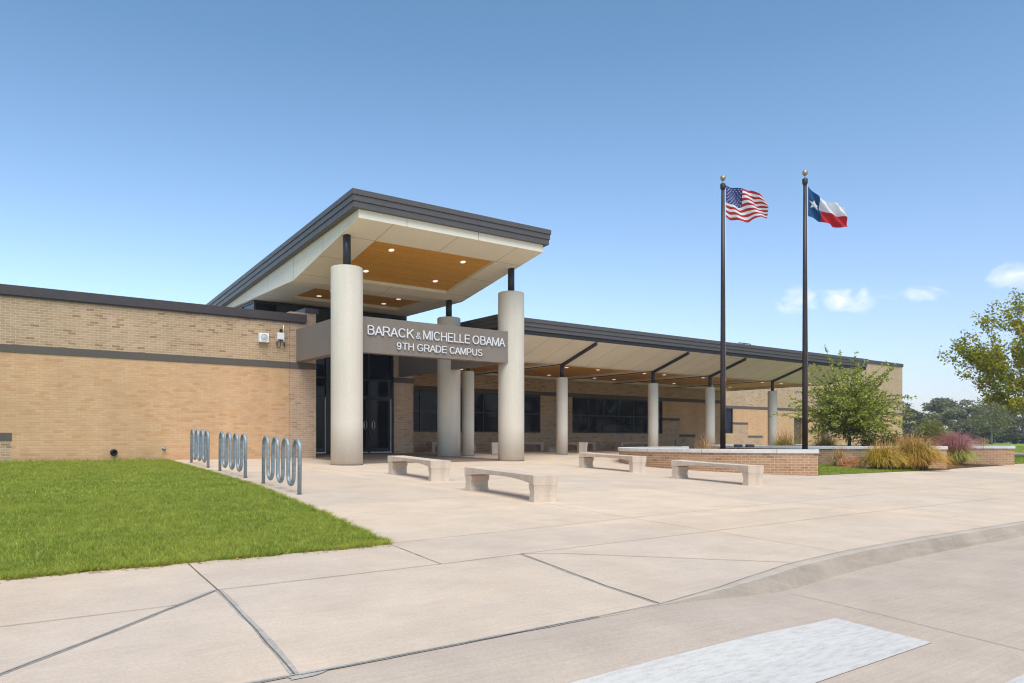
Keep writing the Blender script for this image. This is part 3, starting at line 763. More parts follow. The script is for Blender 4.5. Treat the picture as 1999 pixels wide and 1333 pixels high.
# ---- covered walkway canopy
S_X = [15.78, 20.34, 25.67, 29.60, 34.57, 39.50]
WXL, WXR = 15.66, 39.95
def ws(y): return 3.10 + (3.78 - 3.10) * max(23.75 - y, 0) / (23.75 - 21.7)
wc = MB()
xs = [WXL]; holes = []
edges = [15.75] + S_X[1:]
for a, b in zip(S_X[:-1], S_X[1:]):
    xs += [a + 0.32, b - 0.32]; holes.append((a + 0.32, b - 0.32))
xs.append(WXR); ys = [21.7, 23.75, 24.25, 29.8, 30.39]
for i in range(len(xs) - 1):
    for j in range(4):
        x0, x1, y0, y1 = xs[i], xs[i+1], ys[j], ys[j+1]
        hole = j == 2 and any(abs(x0 - h[0]) < 1e-6 for h in holes)
        q = [(x0, y0, ws(y0)), (x0, y1, ws(y1)), (x1, y1, ws(y1)), (x1, y0, ws(y0))]
        if not hole: wc.face(q)
        else:
            up = [(a, b, c + 0.09) for a, b, c in q]
            for k in range(4):
                k2 = (k + 1) % 4; wc.face([q[k], up[k], up[k2], q[k2]])
for x in (WXL, WXR):
    p = [(x, 21.7, 3.78), (x, 21.7, 3.93), (x, 30.39, 3.93), (x, 30.39, 3.10), (x, 23.75, 3.10)]
    wc.face(p if x == WXL else p[::-1])
wc.cur = 1
for a, b in zip(S_X[:-1], S_X[1:]):
    for f in (0.25, 0.5, 0.75):
        x = a + (b - a) * f
        wc.face([(x - 0.006, 21.72, ws(21.72) - 0.002), (x - 0.006, 23.75, ws(23.75) - 0.002), (x + 0.006, 23.75, ws(23.75) - 0.002), (x + 0.006, 21.72, ws(21.72) - 0.002)])
        wc.face([(x - 0.006, 23.75, 3.098), (x - 0.006, 24.25, 3.098), (x + 0.006, 24.25, 3.098), (x + 0.006, 23.75, 3.098)])
WC = wc.build('walkway_canopy', M['soffit'], B, mat2=M['band'])
for h in holes:
    mb = MB(); mb.face([(h[0], 24.25, 3.19), (h[0], 29.8, 3.19), (h[1], 29.8, 3.19), (h[1], 24.25, 3.19)]); mb.build('ceiling_panel', M['wood'], WC)
mb = MB()
for a, b, o in ((3.93, 4.06, 0.05), (4.07, 4.21, 0.025), (4.22, 4.36, 0.0)):
    mb.box(15.56 + o, 21.60 + o, a, 40.05 - o, 21.9, b); mb.box(15.56 + o, 21.9, a, 15.9, 30.3, b); mb.box(39.7, 21.9, a, 40.05 - o, 30.3, b)
mb.box(15.9, 21.9, 4.2, 39.7, 30.3, 4.34)
mb.build('fascia', M['fascia'], WC)
box_part('fascia_reveal', M['fascia_dark'], (15.64, 21.66, 4.06, 39.96, 21.88, 4.07), (15.64, 21.655, 4.21, 39.96, 21.88, 4.22), (15.63, 21.69, 3.79, 39.98, 21.85, 3.93), (15.63, 21.85, 3.80, 15.655, 30.0, 3.93), parent=WC)
for x in S_X[1:]:
    mb = MB()
    # dark tube running up the sloped soffit and back along the flat ceiling
    mb.prism_x([(21.72, 3.66), (21.72, 3.775), (23.76, 3.098), (23.76, 2.985)], x - 0.05, x + 0.05)
    mb.box(x - 0.025, 23.76, 3.07, x + 0.025, 30.38, 3.098)
    mb.build('roof_beam', M['pipe'], WC)
sp = []
for a, b in zip(S_X[:-1], S_X[1:]):
    for f in (0.33, 0.68):
        for y in (25.5, 28.95): sp.append((a + (b - a) * f, y))
downlights(sp, lambda y: 3.19, 0.0, WC)

# ---- columns
def column(x, y, r, ztop, pr, ptop, lab=None):
    zb = gz(x, y) - 0.05
    mb = MB(); e = 0.03
    mb.lathe(x, y, [(r, zb), (r, 0.5), (r, 2.0), (r, ztop - e), (r - 0.008, ztop - 0.012), (r - e, ztop)], 56)
    c = tag(mb.build('column', M['column'], B), lab)
    mb = MB(); mb.lathe(x, y, [(pr, ztop), (pr, ptop)], 24); mb.build('post', M['pipe'], c)
    mb = MB(); mb.lathe(x, y, [(r + 0.012, zb), (r + 0.012, gz(x, y) + 0.012)], 48); mb.build('base_joint', M['joint'], c)
column(9.23, 19.98, 0.44, 4.82, 0.11, soff(19.98) + 0.02)
column(15.22, 20.34, 0.43, 4.86, 0.11, soff(20.34) + 0.02)
column(14.82, 23.54, 0.415, 4.40, 0.11, soff(23.54) + 0.02)
for i, x in enumerate(S_X):
    column(x, 23.75, 0.232, 2.56 if i == 0 else 2.55, 0.08, 3.10)

# ---- sign beam on the columns, running back to the wall on the left and to the pier on the right
mb = MB()
mb.box(9.22, 20.05, 2.51, 14.87, 20.35, 3.53)
SB = mb.build('sign_beam', M['sign_plaster'], B)
box_part('side_beam', M['sign_plaster'], (9.22, 20.353, 2.511, 9.52, 23.70, 3.529))
box_part('side_beam', M['sign_plaster'], (14.66, 20.353, 2.511, 14.86, 26.98, 3.529))
# plain sans capitals drawn as monoline strokes; each glyph: width, list of polylines in cap-height units
def _arc(cx, cy, rx, ry, a0, a1, n=14): return [(cx + rx*math.cos(R_(a0 + (a1-a0)*k/n)), cy + ry*math.sin(R_(a0 + (a1-a0)*k/n))) for k in range(n + 1)]
SW = 0.108; h_ = SW / 2
GL = {
 'A': (0.74, [[(0.05, 0), (0.37, 0.95)], [(0.69, 0), (0.37, 0.95)], [(0.16, 0.33), (0.58, 0.33)]]),
 'B': (0.66, [[(h_, h_), (h_, 1-h_), (0.36, 1-h_)] + _arc(0.36, 0.745, 0.19, 0.192, 85, -90) + [(h_, 0.548)], [(0.36, 0.548)] + _arc(0.36, 0.305, 0.235, 0.243, 85, -90) + [(h_, h_)]]),
 'R': (0.70, [[(h_, 0), (h_, 1-h_), (0.40, 1-h_)] + _arc(0.40, 0.70, 0.205, 0.237, 85, -90) + [(h_, 0.463)], [(0.38, 0.46), (0.50, 0.33), (0.645, 0)]]),
 'C': (0.74, [_arc(0.39, 0.5, 0.325, 0.445, 38, 322, 26)]),
 'K': (0.68, [[(h_, 0), (h_, 1)], [(0.63, 1), (h_ + 0.02, 0.40)], [(0.27, 0.60), (0.64, 0)]]),
 'M': (0.84, [[(h_, 0), (h_, 1)], [(0.78, 0), (0.78, 1)], [(h_ + 0.02, 0.98), (0.42, 0.06)], [(0.76, 0.98), (0.42, 0.06)]]),
 'I': (0.13, [[(h_, 0), (h_, 1)]]),
 'H': (0.70, [[(h_, 0), (h_, 1)], [(0.64, 0), (0.64, 1)], [(h_, 0.52), (0.64, 0.52)]]),
 'E': (0.62, [[(0.62, h_), (h_, h_), (h_, 1-h_), (0.60, 1-h_)], [(h_, 0.52), (0.565, 0.52)]]),
 'L': (0.53, [[(h_, 1), (h_, h_), (0.53, h_)]]),
 'O': (0.80, [_arc(0.40, 0.5, 0.338, 0.445, 0, 360, 32)]),
 '9': (0.60, [_arc(0.30, 0.67, 0.215, 0.265, 0, 360, 24), [(0.515, 0.67), (0.515, 0.50)] + _arc(0.285, 0.40, 0.225, 0.345, 10, -150, 14)]),
 'T': (0.66, [[(0, 1-h_), (0.66, 1-h_)], [(0.33, 0), (0.33, 1-h_)]]),
 'G': (0.78, [_arc(0.40, 0.5, 0.335, 0.445, 40, 300, 24) + [(0.60, 0.13), (0.70, 0.20), (0.70, 0.45), (0.42, 0.45)]]),
 'D': (0.72, [[(h_, h_), (h_, 1-h_), (0.33, 1-h_)] + _arc(0.33, 0.5, 0.325, 0.438, 82, -82, 18) + [(0.33, h_), (h_, h_)]]),
 'P': (0.64, [[(h_, 0), (h_, 1-h_), (0.36, 1-h_)] + _arc(0.36, 0.68, 0.215, 0.257, 85, -90) + [(h_, 0.423)]]),
 'U': (0.70, [[(h_, 1), (h_, 0.36)] + _arc(0.35, 0.34, 0.2875, 0.285, 180, 360, 16) + [(0.6375, 1)]]),
 'S': (0.66, [_arc(0.33, 0.735, 0.235, 0.205, 25, 240, 16) + _arc(0.33, 0.275, 0.262, 0.222, 72, -160, 20)]),
 '&': (0.70, [[(0.70, 0.04), (0.22, 0.66)] + _arc(0.34, 0.80, 0.15, 0.145, 190, -30, 16) + [(0.40, 0.62), (0.16, 0.42)] + _arc(0.26, 0.255, 0.195, 0.20, 140, 320, 16) + [(0.58, 0.42)]]),
}
def stroke(mb, pts, f, y0, y1, hw):
    n = len(pts); closed = math.dist(pts[0], pts[-1]) < 1e-4
    if closed: pts = pts[:-1]; n -= 1
    L, Rr_ = [], []
    for k in range(n):
        a = pts[(k-1) % n] if (k > 0 or closed) else None; b = pts[k]; c = pts[(k+1) % n] if (k < n-1 or closed) else None
        def nr(p, q):
            dx, dy = q[0]-p[0], q[1]-p[1]; l = math.hypot(dx, dy) or 1; return (-dy/l, dx/l)
        if a is None: nx, ny = nr(b, c); m = 1
        elif c is None: nx, ny = nr(a, b); m = 1
        else:
            n1, n2 = nr(a, b), nr(b, c); nx, ny = n1[0]+n2[0], n1[1]+n2[1]; l = math.hypot(nx, ny) or 1; nx /= l; ny /= l
            m = min(1 / max(nx*n1[0] + ny*n1[1], 0.35), 1.8)
        L.append((b[0] + nx*hw*m, b[1] + ny*hw*m)); Rr_.append((b[0] - nx*hw*m, b[1] - ny*hw*m))
    rows = []
    for l, r in zip(L, Rr_):
        (x1, z1), (x2, z2) = f(*l), f(*r); rows.append([(x1, y0, z1), (x2, y0, z2), (x2, y1, z2), (x1, y1, z1)])
    if closed: rows.append(rows[0])
    i = mb.grid(rows, True, smooth=False)
    if not closed:
        e = i + (len(rows)-1)*4; mb.f.append((i, i+1, i+2, i+3)); mb.f.append((e+3, e+2, e+1, e))
def lettering(words, z0, z1):
    for txt, x0, x1, k in words:
        gap = 0.115; tot = sum(GL[c][0] for c in txt) + gap * (len(txt) - 1) - (0.10 * sum(1 for p, q in zip(txt, txt[1:]) if 'A' in (p, q)))
        s = (x1 - x0) / tot; H = (z1 - z0) * k; cx = 0; mb = MB(); n_ = 0
        for i, c in enumerate(txt):
            w, ps = GL[c]
            for p in ps:
                n_ += 1; e = 0.0007 * (n_ % 3)
                stroke(mb, p, lambda a, b: (x0 + (cx + a)*s, z0 + b*H), 20.005 - e, 20.038, h_)
            cx += w + gap - (0.10 if i + 1 < len(txt) and 'A' in (c, txt[i+1]) else 0)
        o = mb.build('lettering', M['letter'], SB)
        bm = bmesh.new(); bm.from_mesh(o.data); bmesh.ops.recalc_face_normals(bm, faces=bm.faces); bm.to_mesh(o.data); bm.free()
lettering([('BARACK', 9.88, 11.38, 1), ('&', 11.46, 11.61, 0.72), ('MICHELLE', 11.70, 13.37, 1), ('OBAMA', 13.47, 14.73, 1)], 3.02, 3.29)
lettering([('9TH', 10.81, 11.38, 1), ('GRADE', 11.49, 12.53, 1), ('CAMPUS', 12.63, 13.84, 1)], 2.66, 2.872)

# ---- fixtures on the left wall
def px_on_wall(px, py, y=23.7):
    t = (px - 999.5) / 1507; x = (0.8*t + 0.6) / (0.8 - 0.6*t) * y; d = y / (0.8 - 0.6*t); return x, (860 - py) / 1507 * d
mb = MB(); mb.box(8.00, 23.56, 3.03, 8.30, 23.70, 3.31)
spk = tag(mb.build('wall_speaker', M['white_box'], bevel=0.012), 'square white speaker box with a round grille on the brick wall', 'speaker')
mb = MB(); 
rows = [[(8.15 + r*math.cos(a), 23.56 - dy, 3.17 + r*math.sin(a)) for a in [2*math.pi*k/28 for k in range(28)]] for r, dy in ((0.115, 0.0), (0.112, 0.012), (0.10, 0.012), (0.095, 0.004), (0.07, 0.004), (0.066, 0.010), (0.03, 0.012), (0.005, 0.012))]
mb.grid(rows, True); mb.build('grille', metal('grille_grey', (0.5,0.52,0.53), 0.5), spk)
ant = empty('wireless_antenna_box', (8.66, 23.70, 3.2), 0, 'small white antenna box with a whip aerial and two hanging grey plugs', 'antenna')
mb = MB(); mb.box(8.58, 23.60, 3.16, 8.80, 23.66, 3.37); mb.box(8.62, 23.66, 3.2, 8.76, 23.70, 3.33); mb.build('housing', M['white_box'], ant, bevel=0.008)
mb = MB(); mb.tube([(8.775, 23.62, 3.36), (8.775, 23.62, 3.62)], 0.012, 8); mb.build('aerial', M['white_box'], ant)
mb = MB(); mb.lathe(8.70, 23.63, [(0.015, 3.37), (0.03, 3.40), (0.045, 3.44), (0.04, 3.48), (0.015, 3.50)], 10); mb.build('camera_dome', M['black'], ant)
mb = MB()
for x in (8.57, 8.80):
    mb = MB(); mb.lathe(x, 23.63, [(0.036, 3.07), (0.04, 3.09), (0.04, 3.16), (0.025, 3.17)], 10); mb.build('plug', M['grey_box'], ant)
mb = MB()
mb.tube([(8.57, 23.63, 3.07), (8.57, 23.63, 2.98), (8.59, 23.63, 2.92), (8.64, 23.63, 2.90), (8.68, 23.63, 2.95), (8.69, 23.63, 3.16)], 0.010, 6)
mb.tube([(8.80, 23.63, 3.07), (8.80, 23.63, 3.00), (8.83, 23.63, 2.95)], 0.016, 6)
mb.build('cable', M['black'], ant)
x, z = px_on_wall(222, 883)
def lathe_y(mb, x, z, prof, seg=20):
    rows = [[(x + r*math.cos(2*math.pi*k/seg), y, z + r*math.sin(2*math.pi*k/seg)) for k in range(seg)] for r, y in prof]
    mb.grid(rows, True)
mb = MB(); lathe_y(mb, x, z, [(0.095, 23.70), (0.095, 23.685), (0.075, 23.68), (0.07, 23.60), (0.055, 23.60), (0.052, 23.68), (0.001, 23.685)])
tag(mb.build('drain_outlet', M['black']), 'round black drain pipe outlet low in the brick wall above the lawn', 'drain pipe')
x, z = px_on_wall(320, 876)
mb = MB(); lathe_y(mb, x, z, [(0.055, 23.70), (0.055, 23.69), (0.02, 23.685), (0.02, 23.62), (0.03, 23.62), (0.03, 23.59), (0.001, 23.59)]); mb.tube([(x, 23.63, z), (x, 23.63, z + 0.06)], 0.012, 6); mb.box(x - 0.035, 23.615, z + 0.055, x + 0.035, 23.645, z + 0.068)
tag(mb.build('hose_tap', M['galv']), 'small grey hose tap low on the brick wall beside the bike racks', 'tap')

# ------------------------------------------------------------------ benches
def make_bench(lab):
    root = empty('bench', (0, 0, 0), 0, lab, 'bench')
    L, w, half = 2.36, 0.45, R_(8)
    Rr = L / 2 / math.sin(half)
    n = 28
    def sect(f, inset=0.0, ws_=1.0):
        a = (f - 0.5) * 2 * half
        c = (Rr * math.cos(a) - Rr * math.cos(half) , Rr * math.sin(a))      # bulges towards +X
        nx, ny = math.cos(a), math.sin(a)
        return c, nx, ny
    def P3(f, o, z):
        c, nx, ny = sect(f); return (c[0] + nx*o, c[1] + ny*o, z)
    mb = MB(); rows = []
    for k in range(n + 1):
        f = k / n; g = abs(f - 0.5) * 2
        zt = 0.43 - 0.012 * math.cos(g * math.pi / 2)
        th = 0.075 + 0.085 * g ** 2.2
        zb = zt - th
        ww = w / 2 * (0.97 + 0.03 * g)
        rows.append([P3(f, -ww, zt), P3(f, ww, zt), P3(f, ww * 0.97, zb + 0.01), P3(f, ww*0.93, zb), P3(f, -ww * 0.93, zb), P3(f, -ww * 0.97, zb + 0.01)])
    i = mb.grid(rows, True, smooth=False)
    mb.f.append(tuple(i + k for k in reversed(range(6)))); mb.f.append(tuple(i + n*6 + k for k in range(6)))
    mb.build('seat', M['bench'], root, bevel=0.004)
    for sgn in (0, 1):
        mb = MB(); rows = []
        for z, o in ((-0.02, 0.925), (0.0, 0.925), (0.08, 0.89), (0.16, 0.885), (0.22, 0.905), (0.285, 0.928)):
            lt = 0.085 - (0.012 if 0.02 < z < 0.2 else 0.0)
            f0, f1 = (0.0005, lt) if sgn == 0 else (1 - lt, 0.9995)
            e = 0.004 * math.sin(min(max(z, 0) / 0.285, 1) * math.pi)
            f0 += e if sgn == 0 else 0; f1 -= e if sgn == 1 else 0
            ww = w / 2 * o
            rows.append([P3(f0, -ww, z), P3(f0, ww, z), P3(f1, ww, z), P3(f1, -ww, z)])
        i = mb.grid(rows, True, smooth=False)
        mb.f.append((i+3, i+2, i+1, i)); m_ = (len(rows)-1)*4; mb.f.append((i+m_, i+m_+1, i+m_+2, i+m_+3))
        mb.build('leg', M['bench'], root, bevel=0.004)
    return root
def put(o, x, y, rz, lab=None, group=None, tilt=True):
    o.location = (x, y, gz(x, y))
    o.rotation_euler = (math.atan(0.03) if (tilt and y < 25) else 0, 0, 0)
    o.rotation_euler = (Matrix.Rotation(math.atan(0.03) if (tilt and y < 25) else 0, 3, 'X') @ Matrix.Rotation(rz, 3, 'Z')).to_euler()
    if lab: o['label'] = lab
    if group: o['group'] = group
    return o
b0 = make_bench('x')
GP = 'curved concrete benches on the open plaza'
GW = 'concrete benches under the covered walkway'
put(b0, 7.93, 10.72, R_(-5), 'nearest plaza bench, pale curved concrete with brown stain streaks down its end', GP)
for x, y, rz, lab, g in (
    (8.63, 15.05, -5, 'concrete plaza bench in front of the entrance doors, leftmost of the four on the plaza', GP),
    (14.98, 15.45, -4, 'concrete plaza bench farthest from the camera, beside the curved end of the planter wall', GP),
    (14.22, 11.3, -4, 'concrete plaza bench right in front of the brick planter wall with the flagpoles', GP),
    (17.75, 25.75, -3, 'concrete bench seen end on just left of the right front entrance column', GW),
    (22.3, 25.75, -3, 'sunlit bench end standing right of the first slim walkway column, under the walkway', GW),
    (18.75, 29.5, 88, 'dim concrete bench along the wall under the leftmost window of the walkway', GW),
    (22.8, 29.55, 88, 'dim concrete bench along the wall just right of the tall right entrance column', GW),
    (26.2, 29.5, 88, 'dim concrete bench along the wall under the left half of the wide six-pane window', GW),
    (30.4, 29.5, 88, 'dim concrete bench along the wall behind the curved tip of the planter wall', GW)):
    put(copy_tree(b0), x, y, R_(rz), lab, g)

# ------------------------------------------------------------------ bike racks (wave tubes)
def make_rack():
    root = empty('bike_rack', (0, 0, 0), 0, 'x', 'bike rack')
    n, H, r = 4, 0.90, 0.034
    p = 2.36 / 7; rad = p / 2
    def arc(cy, cz, a0, a1, m=10): return [(0, cy + rad*math.cos(a0 + (a1-a0)*k/m), cz + rad*math.sin(a0 + (a1-a0)*k/m)) for k in range(m + 1)]
    y0 = -2.36 / 2
    pts = [(0, y0, -0.05)]
    for i in range(4):
        ya = y0 + 2*i*p
        pts += arc(ya + rad, H - rad, math.pi, 0)
        if i < 3: pts += arc(ya + p + rad, 0.13 + rad, math.pi, 2*math.pi)
    pts.append((0, y0 + 7*p, -0.05))
    # the tops are hoops and the bottoms hang clear of the paving
    mb = MB(); mb.tube(pts, r, 12)
    mb.build('wave_tube', M['galv'], root)
    mb = MB()
    for y in (y0, y0 + 7*p): mb.lathe(0, y, [(r + 0.014, -0.002), (r + 0.014, 0.004), (r, 0.006)], 16)
    mb.build('collar', M['joint'], root)
    return root
r0 = make_rack(); GR = 'wave bike racks beside the lawn'
put(r0, 4.99, 13.6, R_(-5), 'nearest galvanised wave bike rack, largest and rightmost of the row beside the lawn', GR)
put(copy_tree(r0), 5.31, 17.45, R_(-4), 'middle galvanised wave bike rack in the row between lawn and plaza', GR)
put(copy_tree(r0), 5.57, 21.05, R_(-5), 'farthest galvanised wave bike rack, leftmost and closest to the brick wall', GR)

# ------------------------------------------------------------------ planter walls
def planter(cx, cy, R, a0, a1, ztop, name_lab, thick=0.36, capw=0.44):
    n = 40; A = [R_(a0 + (a1 - a0) * k / n) for k in range(n + 1)]
    cz0, cz1 = ztop - 0.10, ztop
    def ring(r, z, wall_=False): return [(cx + r*math.cos(a), cy + r*math.sin(a), (gz(cx + r*math.cos(a), cy + r*math.sin(a)) - 0.06) if z is None else z) for a in A]
    root = empty('planter_wall', (cx + R*math.cos(A[n//2]), cy + R*math.sin(A[n//2]), gz(cx, cy)), 0, name_lab, 'planter wall', 'curved brick planter walls with pale stone caps')
    mb = MB(); ro, ri = R + thick/2, R - thick/2
    z_uv = lambda z: z
    def strip_(r, rev):
        lo, hi = ring(r, None), ring(r, cz0)
        for k in range(n):
            q = [lo[k], lo[k+1], hi[k+1], hi[k]]; u0, u1 = r*A[k], r*A[k+1]
            uv = [(u0, q[0][2]), (u1, q[1][2]), (u1, cz0), (u0, cz0)]
            if rev: q = q[::-1]; uv = uv[::-1]
            mb.face(q, uv)
    strip_(ro, False); strip_(ri, True)
    for k, rev in ((0, True), (n, False)):
        q = [ring(ri, None)[k], ring(ro, None)[k], ring(ro, cz0)[k], ring(ri, cz0)[k]]
        uv = [(0, q[0][2]), (thick, q[1][2]), (thick, cz0), (0, cz0)]
        if not rev: q = q[::-1]; uv = uv[::-1]
        mb.face(q, uv)
    mb.build('brickwork', M['brick_wallred'], root)
    mb = MB(); co, ci = R + capw/2, R - capw/2
    e = 0.02 / R; A2 = [A[0] - e*math.copysign(1, a1-a0)] + A[1:-1] + [A[-1] + e*math.copysign(1, a1-a0)]
    def r2(r, z): return [(cx + r*math.cos(a), cy + r*math.sin(a), z) for a in A2]
    rows = [r2(ci, cz0), r2(co, cz0), r2(co, cz1), r2(ci, cz1)]
    i = mb.grid([[rows[j][k] for j in range(4)] for k in range(n + 1)], True, smooth=False)
    mb.f.append((i, i+1, i+2, i+3)); mb.f.append((i+n*4+3, i+n*4+2, i+n*4+1, i+n*4))
    mb.build('stone_cap', M['cap_stone'], root, bevel=0.008)
    mb = MB()
    for k in range(3, n, 6):
        a = A[k]; ca, sa = math.cos(a), math.sin(a)
        for r_, z_ in ((co + 0.001, None),):
            mb.obox((cx + r_*ca, cy + r_*sa, (cz0+cz1)/2), 0.002, 0.004, 0.05, a)
        mb.obox((cx + R*ca, cy + R*sa, cz1 + 0.0005), capw/2, 0.004, 0.001, a)
    mb.build('cap_joint', M['joint'], root)
    return root
planter(22.5, 15.05, 5.2, 223, 78, -0.235, 'front curved brick planter wall with white stone cap, around the flagpoles')
planter(31.7, 16.4, 7.0, 222, 100, -0.19, 'middle curved brick planter wall behind the big orange grass clumps')
planter(37.9, 16.2, 7.0, 218, 110, -0.20, 'farthest curved brick planter wall beside the pink plumed grass')
mb = MB()
mb.face(P([(18.3, 11.75), (26.2, 11.35), (25.2, 12.9), (24.8, 15), (24.9, 18), (26.1, 21), (27, 22.5), (22.5, 20.2), (19.5, 19.3), (17.5, 16.5), (17.4, 13.5)], 0.006))
mb.face(P([(26.2, 11.5), (31.9, 11.9), (31.1, 14), (31, 18), (33.5, 22.6), (27, 22.9), (25.0, 18.5), (24.9, 14)], 0.007))
mb.face(P([(31.9, 12.2), (44.8, 12.32), (44.8, 23.0), (33.5, 22.7), (31, 18)], 0.008))
tag(mb.build('planting_bed', M['mulch']), kind='structure')

# ------------------------------------------------------------------ flagpoles and flags
Rv = Vector((0.8, -0.6, 0)); Fv = Vector((0.6, 0.8, 0))
def flagpole(x, y, top, lab):
    root = empty('flagpole', (x, y, gz(x, y)), 0, lab, 'flagpole', 'dark bronze flagpoles in the planter')
    zb = gz(x, y)
    mb = MB(); mb.lathe(x, y, [(0.088, zb - 0.1), (0.084, 2.0), (0.071, 5.0), (0.054, top)], 24); mb.build('pole', M['pole'], root)
    mb = MB(); mb.lathe(x, y, [(0.16, zb), (0.15, zb + 0.05), (0.09, zb + 0.09)], 24); mb.build('collar', M['brass'], root)
    mb = MB(); mb.lathe(x, y, [(0.05, top), (0.055, top + 0.04), (0.075, top + 0.06), (0.085, top + 0.10), (0.085, top + 0.22), (0.05, top + 0.25)], 20); mb.build('truck', M['black'], root)
    mb = MB(); zc = top + 0.42; r = 0.088
    mb.lathe(x, y, [(0.014, top + 0.25), (0.014, zc - r)], 8); mb.lathe(x, y, [(r*math.sin(a), zc - r*math.cos(a)) for a in [math.pi*k/12 for k in range(13)]], 20, caps=False)
    mb.build('finial_ball', M['brass'], root)
    mb = MB(); hx, hy = x + Rv.x*0.09 , y + Rv.y*0.09
    mb.tube([(hx, hy, zb + 1.2), (hx, hy, top + 0.1)], 0.004, 5); mb.build('halyard', M['white_box'], root)
    return root
flagpole(20.5, 15.93, 8.10, 'dark bronze flagpole flying the striped United States flag, left of the two poles')
flagpole(22.2, 14.06, 8.10, 'dark bronze flagpole flying the lone star flag, right of the two poles')
def star(cx, cy, r, px, py, rot=math.pi/2):
    a = math.atan2(py - cy, px - cx) - rot; d = math.hypot(px - cx, py - cy)
    a = (a + math.pi/5) % (2*math.pi/5) - math.pi/5; a = abs(a)
    # edge between outer tip (r,0) and inner vertex (ri, 36deg)
    ri = r * 0.382; x, y = d*math.cos(a), d*math.sin(a); ix, iy = ri*math.cos(math.pi/5), ri*math.sin(math.pi/5)
    return (x - r)*iy - y*(ix - r) < 0
def flag_mat(name):
    m = NM(name); a = m.n('ShaderNodeVertexColor'); a.layer_name = 'cloth'
    w = m.noise(m.coord('UV', (300, 300, 1)), 1, 2, 0.5)
    c = m.mix(1.0, a.outputs['Color'], m.ramp(w, [(0.3, 0.93), (0.7, 1.05)]), 'MULTIPLY')
    m.col(c); m.set(0.7, 0, 0.25)
    t = m.n('ShaderNodeBsdfTranslucent'); m.l(c, t.inputs[0])
    mx = m.n('ShaderNodeMixShader'); mx.inputs[0].default_value = 0.35
    m.l(m.p.outputs[0], mx.inputs[1]); m.l(t.outputs[0], mx.inputs[2]); m.l(mx.outputs[0], m.out.inputs[0]); return m.m
def flag(name, x, y, pos, colf, lab, nu=228, nv=130):
    V = []
    for j in range(nv + 1):
        for i in range(nu + 1):
            a, z, d = pos(i / nu, j / nv)
            p = Vector((x, y, 0)) + Rv*(a + 0.09) + Fv*d
            V.append((p.x, p.y, z))
    Fc = [(j*(nu+1)+i, j*(nu+1)+i+1, (j+1)*(nu+1)+i+1, (j+1)*(nu+1)+i) for j in range(nv) for i in range(nu)]
    uv = [(i/nu, j/nv) for j in range(nv + 1) for i in range(nu + 1)]
    o = np_mesh(name, V, Fc, flag_mat(name + '_cloth'), uv=uv, smooth=True)
    ca = o.data.color_attributes.new('cloth', 'FLOAT_COLOR', 'CORNER')
    cols = np.ones((len(Fc), 4, 4), dtype=np.float32)
    for j in range(nv):
        for i in range(nu): cols[j*nu+i, :, :3] = colf((i+.5)/nu, (j+.5)/nv)
    ca.data.foreach_set('color', cols.ravel())
    return tag(o, lab, 'flag')
REDc, WH, BL = (0.50,0.03,0.035), (0.80,0.80,0.82), (0.030,0.045,0.19)
def us_col(u, v):
    # v = 0 top
    fx, fy = u * 1.9, v
    if u < 0.4 and v < 7/13:
        for r in range(9):
            for c in range(6 if r % 2 == 0 else 5):
                sx = 0.76 * ((c + 0.5) / 6 if r % 2 == 0 else (c + 1) / 6); sy = (7/13) * (r + 0.9) / 9.8
                if abs(fx - sx) < 0.027 and abs(fy - sy) < 0.027 and star(sx, -sy, 0.027, fx, -fy): return WH
        return BL
    return REDc if int(v * 13) % 2 == 0 else WH
def interp(t, pts):
    for (a, b), (c, d) in zip(pts[:-1], pts[1:]):
        if t <= c:
            f = (t - a) / (c - a); f = f*f*(3-2*f) * 0.5 + f * 0.5; return b + (d - b) * f
    return pts[-1][1]
def us_pos(u, v):
    k = 0.0166
    top = interp(u, [(0, 361), (0.15, 365), (0.32, 369), (0.5, 367.5), (0.62, 370), (0.8, 378), (1, 391)])
    bot = interp(u, [(0, 423), (0.12, 429), (0.35, 432), (0.55, 431.5), (0.7, 427), (0.85, 424), (1, 423)])
    py = top + (bot - top) * v
    # folds hang diagonally from the upper hoist
    ph = (u * 1.25 - v * 0.55) * 2 * math.pi * 1.7
    d = 0.085 * math.sin(ph) * min(u * 4, 1) + 0.03 * math.sin(u * 17 + v * 4) * u
    a = u * 1.36 + 0.02 * math.cos(ph) * u - 0.05 * u * math.sin(v * 5 + 1)
    py += 1.2 * math.sin(ph + 1.0) * min(u * 4, 1)
    return a, (860 - py) * k, d
flag('american_flag', 20.5, 15.93, us_pos, us_col, 'striped red and white flag with a starred blue canton blowing from the left pole')
TB, TR = (0.015,0.085,0.21), (0.55,0.022,0.035)
def tx_col(u, v):
    if u < 1/3:
        return WH if star(0.5/3*1.5 , -0.5, 0.185, u*1.5 , -v) else TB
    return WH if v < 0.5 else TR
def tx_pos(u, v):
    k = 24.6 / 1507
    ax = interp(u, [(0, 1577), (0.33, 1599), (0.6, 1620), (0.8, 1636), (1, 1649)]); bx = interp(u, [(0, 1577), (0.33, 1602), (0.6, 1625), (0.8, 1641), (1, 1656)])
    top = interp(u, [(0, 363), (0.33, 386), (0.6, 395.5), (0.85, 400), (1, 406)])
    bot = interp(u, [(0, 422), (0.33, 433), (0.6, 442), (0.8, 445.5), (1, 443)])
    px = ax + (bx - ax) * v; py = top + (bot - top) * v
    ph = (u * 1.4 - v * 0.8) * 2 * math.pi * 1.8
    d = 0.075 * math.sin(ph) * min(u * 4, 1) + 0.025 * math.sin(u * 23 + v * 6) * u
    return (px - 1577) * k, (860 - py) * k, d
flag('texas_flag', 22.2, 14.06, tx_pos, tx_col, 'lone star flag, blue with one white star, white over red, blowing from the right pole')

